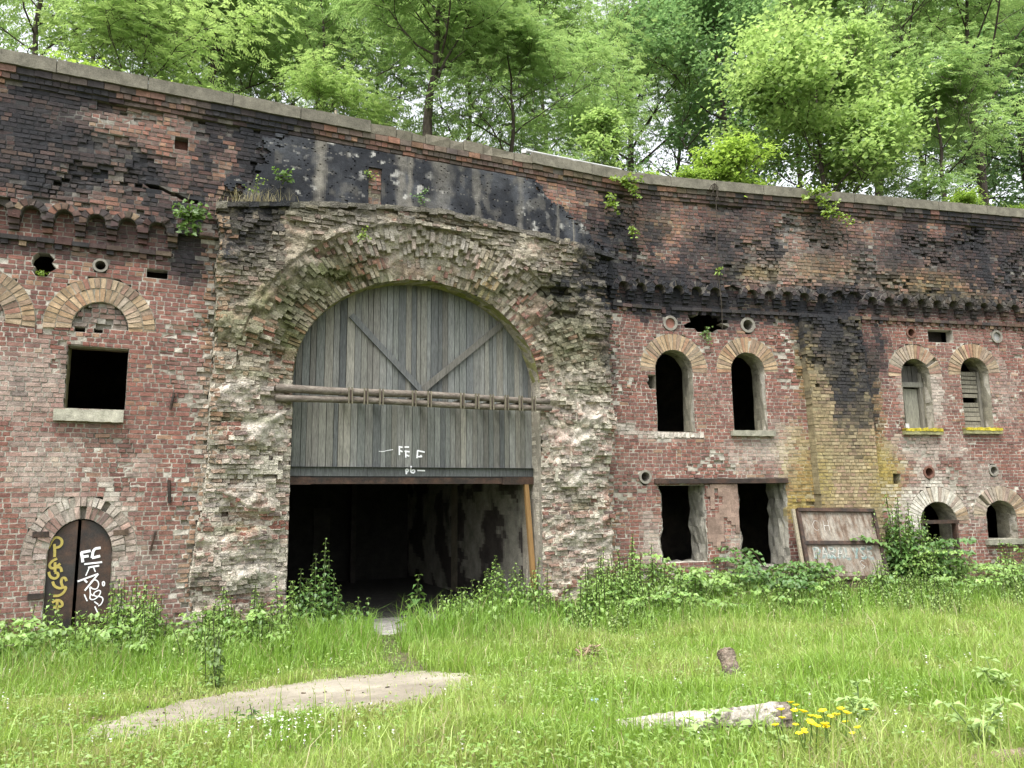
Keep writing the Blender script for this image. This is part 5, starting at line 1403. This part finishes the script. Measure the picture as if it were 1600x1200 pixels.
# ------------------------------------------------------------------ loose things
# leaning panel
d0, d1 = .30, .86
tl, tr = W(1243, 797, d0), W(1366, 797, d0); bl, br = W(1268, 902, d1 - .08), W(1383, 902, d1 - .08)
TLp, TRp = Vector(P(*tl, d0)), Vector(P(*tr, d0)); BLp, BRp = Vector(P(*bl, d1 - .08)), Vector(P(*br, d1 - .08))
dn = ((BLp - TLp) + (BRp - TRp)) / 2; ac = ((TRp - TLp) + (BRp - BLp)) / 2; 
Hh = dn.length; dn.normalize(); Wd2 = ac.length; ac.normalize(); nn = ac.cross(-dn).normalized()
if nn.y > 0: nn = -nn
c0 = (TLp + TRp) / 2
pan = empty('leaning_panel', c0 + dn * (Hh + .3)); tag(pan, 'rusty two-panel metal shutter with graffiti leaning against the yellow pilaster', 'metal shutter')
def pb(mb, u0, u1, v0, v1, w0, w1, col=(1, 1, 1)):   # u along, v down from the top, w outwards
    o = c0 + ac * ((u0 + u1) / 2) + dn * ((v0 + v1) / 2) + nn * ((w0 + w1) / 2); mb.box(o, ac * ((u1 - u0) / 2), nn * ((w0 - w1) / 2), -dn * ((v1 - v0) / 2), col)
hw = Wd2 / 2
mb = MB(); pb(mb, -hw + .04, hw - .04, .04, Hh * .5, -.02, .0); pb(mb, -hw + .04, hw - .04, Hh * .5, Hh, -.02, .004); mb.build('sheet', M_PANEL, pan)
mb = MB()
pb(mb, -hw - .02, hw + .02, -.03, .05, -.05, .06); pb(mb, -hw, hw, Hh * .5 - .04, Hh * .5 + .045, -.03, .05); pb(mb, -hw, hw, Hh - .02, Hh + .06, -.03, .05)
for e in (-1, 1): pb(mb, e * hw - .04, e * hw + .04, .051, Hh - .021, -.04, .045)
mb.build('frame', M_RUST, pan)
mb = MB(); pb(mb, -hw + .05, hw - .05, Hh + .06, Hh + .42, -.03, .0); mb.build('lower_sheet', M_RUST, pan)
mb = MB(); pb(mb, -hw - .13, -hw - .06, -.02, Hh * .95, -.06, -.0, (.24, .21, .15)); mb.build('side_batten', M_WOOD, pan)
def ps(mb, lines, w, out):                            # strokes on the panel in its own u, v metres
    for ln in lines:
        for a, b in zip(ln[:-1], ln[1:]):
            a3, b3 = c0 + ac * a[0] + dn * a[1] + nn * out, c0 + ac * b[0] + dn * b[1] + nn * out; dd = (b3 - a3).normalized(); sd = dd.cross(nn) * w / 2
            mb.hexa([tuple(a3 - sd + nn * .003), tuple(b3 - sd + nn * .003), tuple(b3 + sd + nn * .003), tuple(a3 + sd + nn * .003), tuple(a3 - sd), tuple(b3 - sd), tuple(b3 + sd), tuple(a3 + sd)], (1, 1, 1))
GL = {'P': [[(0, 1), (0, 0), (.8, .1), (.8, .45), (0, .5)]], 'A': [[(0, 1), (.45, 0), (.9, 1)], [(.15, .65), (.75, .65)]], 'R': [[(0, 1), (0, 0), (.8, .1), (.8, .42), (0, .5), (.85, 1)]], 'L': [[(0, 0), (0, 1), (.75, 1)]],
      'Y': [[(0, 0), (.4, .5), (.8, 0)], [(.4, .5), (.4, 1)]], 'S': [[(.8, .1), (.4, 0), (.05, .2), (.4, .5), (.8, .75), (.4, 1), (0, .9)]], 'E': [[(.75, 0), (0, 0), (0, 1), (.75, 1)], [(0, .5), (.6, .5)]], 'C': [[(.8, .1), (.4, 0), (0, .4), (.1, .8), (.5, 1), (.8, .9)]], 'H': [[(0, 0), (0, 1)], [(.7, 0), (.7, 1)], [(0, .5), (.7, .5)]]}
def word(wd, u, v, cw, ch, gap=.3):
    out = []
    for i, c in enumerate(wd):
        for ln in GL[c]: out.append([(u + i * cw * (1 + gap) + x * cw, v + y * ch) for x, y in ln])
    return out
mb = MB(); cw = Wd2 * .80 / 8 / 1.3; ps(mb, word('PARALYSE', -hw * .78, Hh * .56, cw, .23), .02, .0075); mb2 = MB()
ps(mb2, word('PARALYSE', -hw * .78 + .02, Hh * .56 + .02, cw, .24), .075, .0045); mb2.build('graffiti', M_PAINTB, pan)['label'] = 'faded teal paint behind the white letters'
ps(mb, word('S', hw * .35, Hh * .76, cw, .18), .015, .0075); ps(mb, word('CH', -hw * .68, Hh * .16, cw * 1.2, .24, .6), .012, .0)
g = mb.build('graffiti', M_PAINTF, pan); g['label'] = 'faded white graffiti letters'

# logs in the meadow
def log(name, label, a, b, r0, r1, colA, colB, sink=.3, seed=1, bark=None):
    mb = MB(); a, b = Vector(a), Vector(b); n = 110; rg = random.Random(seed); ax = (b - a).normalized(); sd = ax.cross(Vector((0, 0, 1))).normalized(); up = sd.cross(ax); K = 44; rows = []
    for k in range(n + 1):
        t = k / n; r = r0 + (r1 - r0) * t + .006 * math.sin(t * 11 + seed); row = []
        for j in range(K):
            w = 2 * math.pi * j / K; q = r * (1 + .07 * fr(math.cos(w) * 1.5 + seed, math.sin(w) * 1.5, t * 5) + .10 * fr(math.cos(w) * 4 + seed, math.sin(w) * 4, t * 22, 3) + rg.uniform(-.008, .008)); c = a.lerp(b, t)
            row.append(tuple(c + (sd * math.cos(w) + up * math.sin(w)) * q + ax * (rg.uniform(-.012, .012) if k in (0, n) else 0)))
        rows.append(row)
    for k in range(n):
        for j in range(K):
            j2 = (j + 1) % K; t = k / n; nz = fr(t * 4 + seed, j * .5, 2)
            v = math.sin(2 * math.pi * (j + .5) / K); nz = .09 * fr(t * 7 + seed, v * 2, 2, 3)
            nz += .05 * fr(t * 30 + seed, v * 6, 3, 3)
            wd_ = 1 - sm(-.05, .05, t - .52 - .10 * v - nz); wp = sm(.0, .05, t + nz - .66) * sm(.0, .05, .93 - t - nz) * sm(-.1, .15, v + nz * 3)
            c = mixc(colB, colA, max(wd_, wp * .75)); c = mixc(c, colB, .7 * sm(-.2, -.5, v + nz * 3)); c = mixc(c, (.2, .17, .13), .6 * sm(.0, .45, fr(t * 16 + seed, v * 5, 9, 4)))
            mb.add([rows[k][j], rows[k][j2], rows[k + 1][j2], rows[k + 1][j]], [(0, 1, 2, 3)], vary(c, .12))
    body = MB(); body.v, body.f, body.c = mb.v, mb.f, mb.c
    o = empty(name, ((a + b) / 2)); body.build('bark', M_LOG, o, smooth=False)
    for row, cen in ((rows[0], a), (rows[-1], b)):
        e = MB()
        for j in range(K): e.add([tuple(cen), row[j], row[(j + 1) % K]], [(0, 1, 2)], vary(colB if cen is b else colA, .15))
        e.build('cut_end', M_LOG, o)
    return tag(o, label, 'log')
p, q = G(965, 1146), G(1236, 1150); log('fallen_log', 'pale peeled log with a dark bark end lying in the meadow', p + Vector((0, 0, .05)), q + Vector((0, 0, .12)), .06, .125, (.42, .39, .33), (.075, .062, .05), seed=4)
p = G(1150, 1066); log('log_stump', 'short reddish log standing tilted in the grass behind the fallen log', p + Vector((.02, -.06, -.12)), p + Vector((-.03, .26, .26)), .095, .09, (.105, .085, .066), (.15, .11, .085), seed=9)
p, q = G(1512, 1204), G(1600, 1193); log('wood_scrap', 'weathered scrap of wood half hidden in the bottom right corner', p + Vector((0, 0, .03)), q + Vector((0, 0, .05)), .06, .055, (.17, .13, .085), (.13, .10, .07), seed=14)
mb = MB(); p = G(918, 1026)
for k in range(26):
    d = rnd_h(); d.z = R.uniform(-.1, .6); c = p + Vector((R.uniform(-.12, .12), R.uniform(-.1, .1), R.uniform(.02, .12))); mb.tube([c - d * .12, c + d * R.uniform(.05, .14)], R.uniform(.006, .016), vary((.23, .17, .11), .3), 5)
tag(mb.build('brush_heap', M_LOG), 'small heap of dry twigs in the grass right of the gateway', 'twigs')
def scrap(name, label, px, py, w, h, col):
    p = G(px, py); mb = MB(); n = 6; V = []
    for i in range(n + 1):
        for j in range(3): V.append((p.x - w / 2 + w * i / n, p.y + h * (j - 1) * .5 + R.uniform(-.015, .015), p.z + .045 + R.uniform(-.012, .03)))
    b = len(V); V += [(x, y, z - .008) for x, y, z in V]; fs = []
    for i in range(n):
        for j in range(2): q = i * 3 + j; fs += [(q, q + 3, q + 4, q + 1), (b + q + 1, b + q + 4, b + q + 3, b + q)]
    for i in range(n): 
        q = i * 3; fs += [(q, b + q, b + q + 3, q + 3), (q + 2, q + 5, b + q + 5, b + q + 2)]
    fs += [(0, 1, b + 1, b), (1, 2, b + 2, b + 1), (3 * n, b + 3 * n, b + 3 * n + 1, 3 * n + 1), (3 * n + 1, b + 3 * n + 1, b + 3 * n + 2, 3 * n + 2)]
    mb.add(V, fs, col); tag(mb.build(name, M_TRASH), label, 'litter')
scrap('litter_scrap', 'white crumpled litter at the edge of the sandy path', 413, 1131, .17, .10, (.75, .75, .74))
scrap('litter_scrap', 'pale blue scrap of litter in the grass left of the log', 929, 1103, .07, .05, (.45, .62, .75))
mb = MB()
for k in range(120):
    i = R.randrange(len(PATH)); a, b = PATH[i], PATH[(i + 1) % len(PATH)]; t = R.random(); q = a.lerp(b, t); x, y = q.x + R.gauss(0, .16), q.y + R.gauss(0, .2)
    if k % 3 == 0:
        x, y = R.uniform(min(p.x for p in PATH), max(p.x for p in PATH)), R.uniform(min(p.y for p in PATH), max(p.y for p in PATH))
        if not mask_path(x, y): continue
    d = rnd_h(); e = Vector((-d.y, d.x, 0)); l, w_ = R.uniform(.006, .026), R.uniform(.004, .010); z = gz(x, y) + .03
    mb.box((x, y, z), d * l, e * w_, (0, 0, R.uniform(.003, .008)), vary(R.choice(((.10, .075, .05), (.2, .16, .11), (.07, .055, .04), (.33, .3, .25))), .3))
tag(mb.build('path_debris', M_LOG), 'twigs, chips and pebbles strewn over the bare path and its edges', 'debris', kind='stuff')
# metal rail and little posts on the coping
mb = MB(); a, b = W(815, 231, .2), W(970, 262, .2); pa, pb_ = Vector(P(a[0], HP + .06, .2)), Vector(P(b[0], HP + .05, .2)); mb.tube([pa.lerp(pb_, k / 8) for k in range(9)], .035, (.62, .62, .6), 8)
for t in (.02, .5, .98): c = pa.lerp(pb_, t); mb.box(c - Vector((0, 0, .045)), (.05, 0, 0), (0, .05, 0), (0, 0, .03), (.3, .3, .28))
tag(mb.build('metal_rail', M_METAL), 'pale metal rail lying along the coping above the bend', 'rail')
for px, py, hh, label in ((525, 183, .28, 'short pale stake on the coping above the gate'), (67, 84, .22, 'short pale stake on the coping in the top left corner'), (278, 118, .2, 'short pale stake on the coping above the square hole')):
    mb = MB(); s_, h_ = W(px, py, -.1); mb.tube([P(s_, HP - .05, -.1), P(s_ - .005, HP + hh * .6, -.1), P(s_ - .01, HP + hh, -.1)], [.028, .026, .022], (.38, .33, .24), 7); tag(mb.build('stake', M_LOG), label, 'stake', 'stakes on the coping')
# buttercups and clover
lb = None
src = None
for k in range(30):
    px, py = (R.gauss(1288, 46), R.gauss(1188, 11)) if k < 24 else (R.uniform(1225, 1345), R.uniform(1172, 1198)); p = G(px, py)
    if src is None:
        src = empty('buttercup', p); mb = MB(); mb.tube([(0, 0, 0), (.01, 0, .1), (.012, .01, .2)], .003, (.12, .2, .04), 4, cap=False); st = mb.build('stem', M_WEED); st.parent = src
        lb = LB()
        for j in range(5): a = j * 1.2566; lb.add((.012, .01, .2), (math.cos(a), math.sin(a), .45), (-math.cos(a) * .4, -math.sin(a) * .4, 1), .026, .03, (.82, .68, .02))
        hd = lb.build('flower', M_PETAL, droop=0); hd.parent = src; o = src
    else:
        o = src.copy(); COL.objects.link(o)
        for ch in (st, hd): c = ch.copy(); COL.objects.link(c); c.parent = o
    o.location = p; o.rotation_euler = (R.uniform(-.2, .2), R.uniform(-.2, .2), R.uniform(0, 6)); sc = R.uniform(1.0, 1.55); o.scale = (sc, sc, sc)
    tag(o, 'yellow buttercup flowering in the meadow in front of the fallen log', 'buttercup', 'buttercups in front of the log')
lb = LB()
for k in range(150):
    px, py = R.uniform(0, 1600), 960 + 240 * R.random() ** .7
    if k < 22: px, py = R.gauss(440, 60), R.gauss(1168, 14)
    p = G(px, py)
    if mask_path(p.x, p.y): continue
    for j in range(5): a = R.uniform(0, 6.28); lb.add((p.x, p.y, p.z + R.uniform(.08, .2)), (math.cos(a), math.sin(a), .5), (0, 0, 1), .018, .02, (.7, .7, .66))
tag(lb.build('clover_flowers', M_PETAL, droop=0), 'scattered tiny white clover heads in the meadow', 'flowers', kind='stuff')
lb = LB()
for k in range(26000):
    y = 4.4 * (17 / 4.4) ** R.random(); x = R.uniform(-.74, .74) * y
    if wall_y(x) - y < .3 or mask_path(x, y): continue
    n = cell_noise(x, y, 1.1, 181)
    if n < -.05 and R.random() < .75: continue
    a = R.uniform(0, 6.28); lb.add((x, y, gz(x, y) + R.uniform(.02, .17)), (math.cos(a), math.sin(a), R.uniform(-.1, .5)), (R.uniform(-.4, .4), R.uniform(-.4, .4), 1), R.uniform(.03, .065), R.uniform(.02, .04), vary(mixc((.15, .27, .05), (.28, .38, .12), R.random()), .2))
tag(lb.build('meadow_weeds', M_WEED), 'small broad-leaved weeds and clover mixed through the grass', 'weeds', kind='stuff')

# ------------------------------------------------------------------ light
SE, SAZ = math.radians(66), math.radians(-25)          # soft light from high behind the camera, a little to the left
sv = Vector((math.sin(SAZ) * math.cos(SE), -math.cos(SAZ) * math.cos(SE), math.sin(SE)))
sun = bpy.data.lights.new('sun', 'SUN'); sun.energy = SUN_E; sun.angle = math.radians(25); sun.color = (1, .97, .92)
so = bpy.data.objects.new('sun', sun); COL.objects.link(so); so.rotation_euler = sv.to_track_quat('Z', 'Y').to_euler(); so.location = (0, -5, 30)
wd = bpy.data.worlds.new('World'); SC.world = wd; wd.use_nodes = True; nt = wd.node_tree
sky = nt.nodes.new('ShaderNodeTexSky'); sky.sky_type = 'NISHITA'; sky.sun_disc = False; sky.sun_elevation = SE; sky.sun_rotation = math.atan2(sv.x, sv.y); sky.dust_density = 4.0; sky.air_density = 1.0; sky.ozone_density = 1.0
hs = nt.nodes.new('ShaderNodeHueSaturation'); hs.inputs['Saturation'].default_value = .18
nt.links.new(sky.outputs[0], hs.inputs['Color']); bg = nt.nodes['Background']; nt.links.new(hs.outputs[0], bg.inputs['Color']); bg.inputs['Strength'].default_value = SKY_S
SC.view_settings.view_transform = 'Standard'; SC.view_settings.look = 'None'; SC.view_settings.exposure = EXPO; SC.view_settings.gamma = 1.0
SC.cycles.max_bounces = 6; SC.cycles.diffuse_bounces = 4; SC.cycles.transmission_bounces = 4; SC.cycles.glossy_bounces = 2
SC.cycles.sample_clamp_indirect = 6
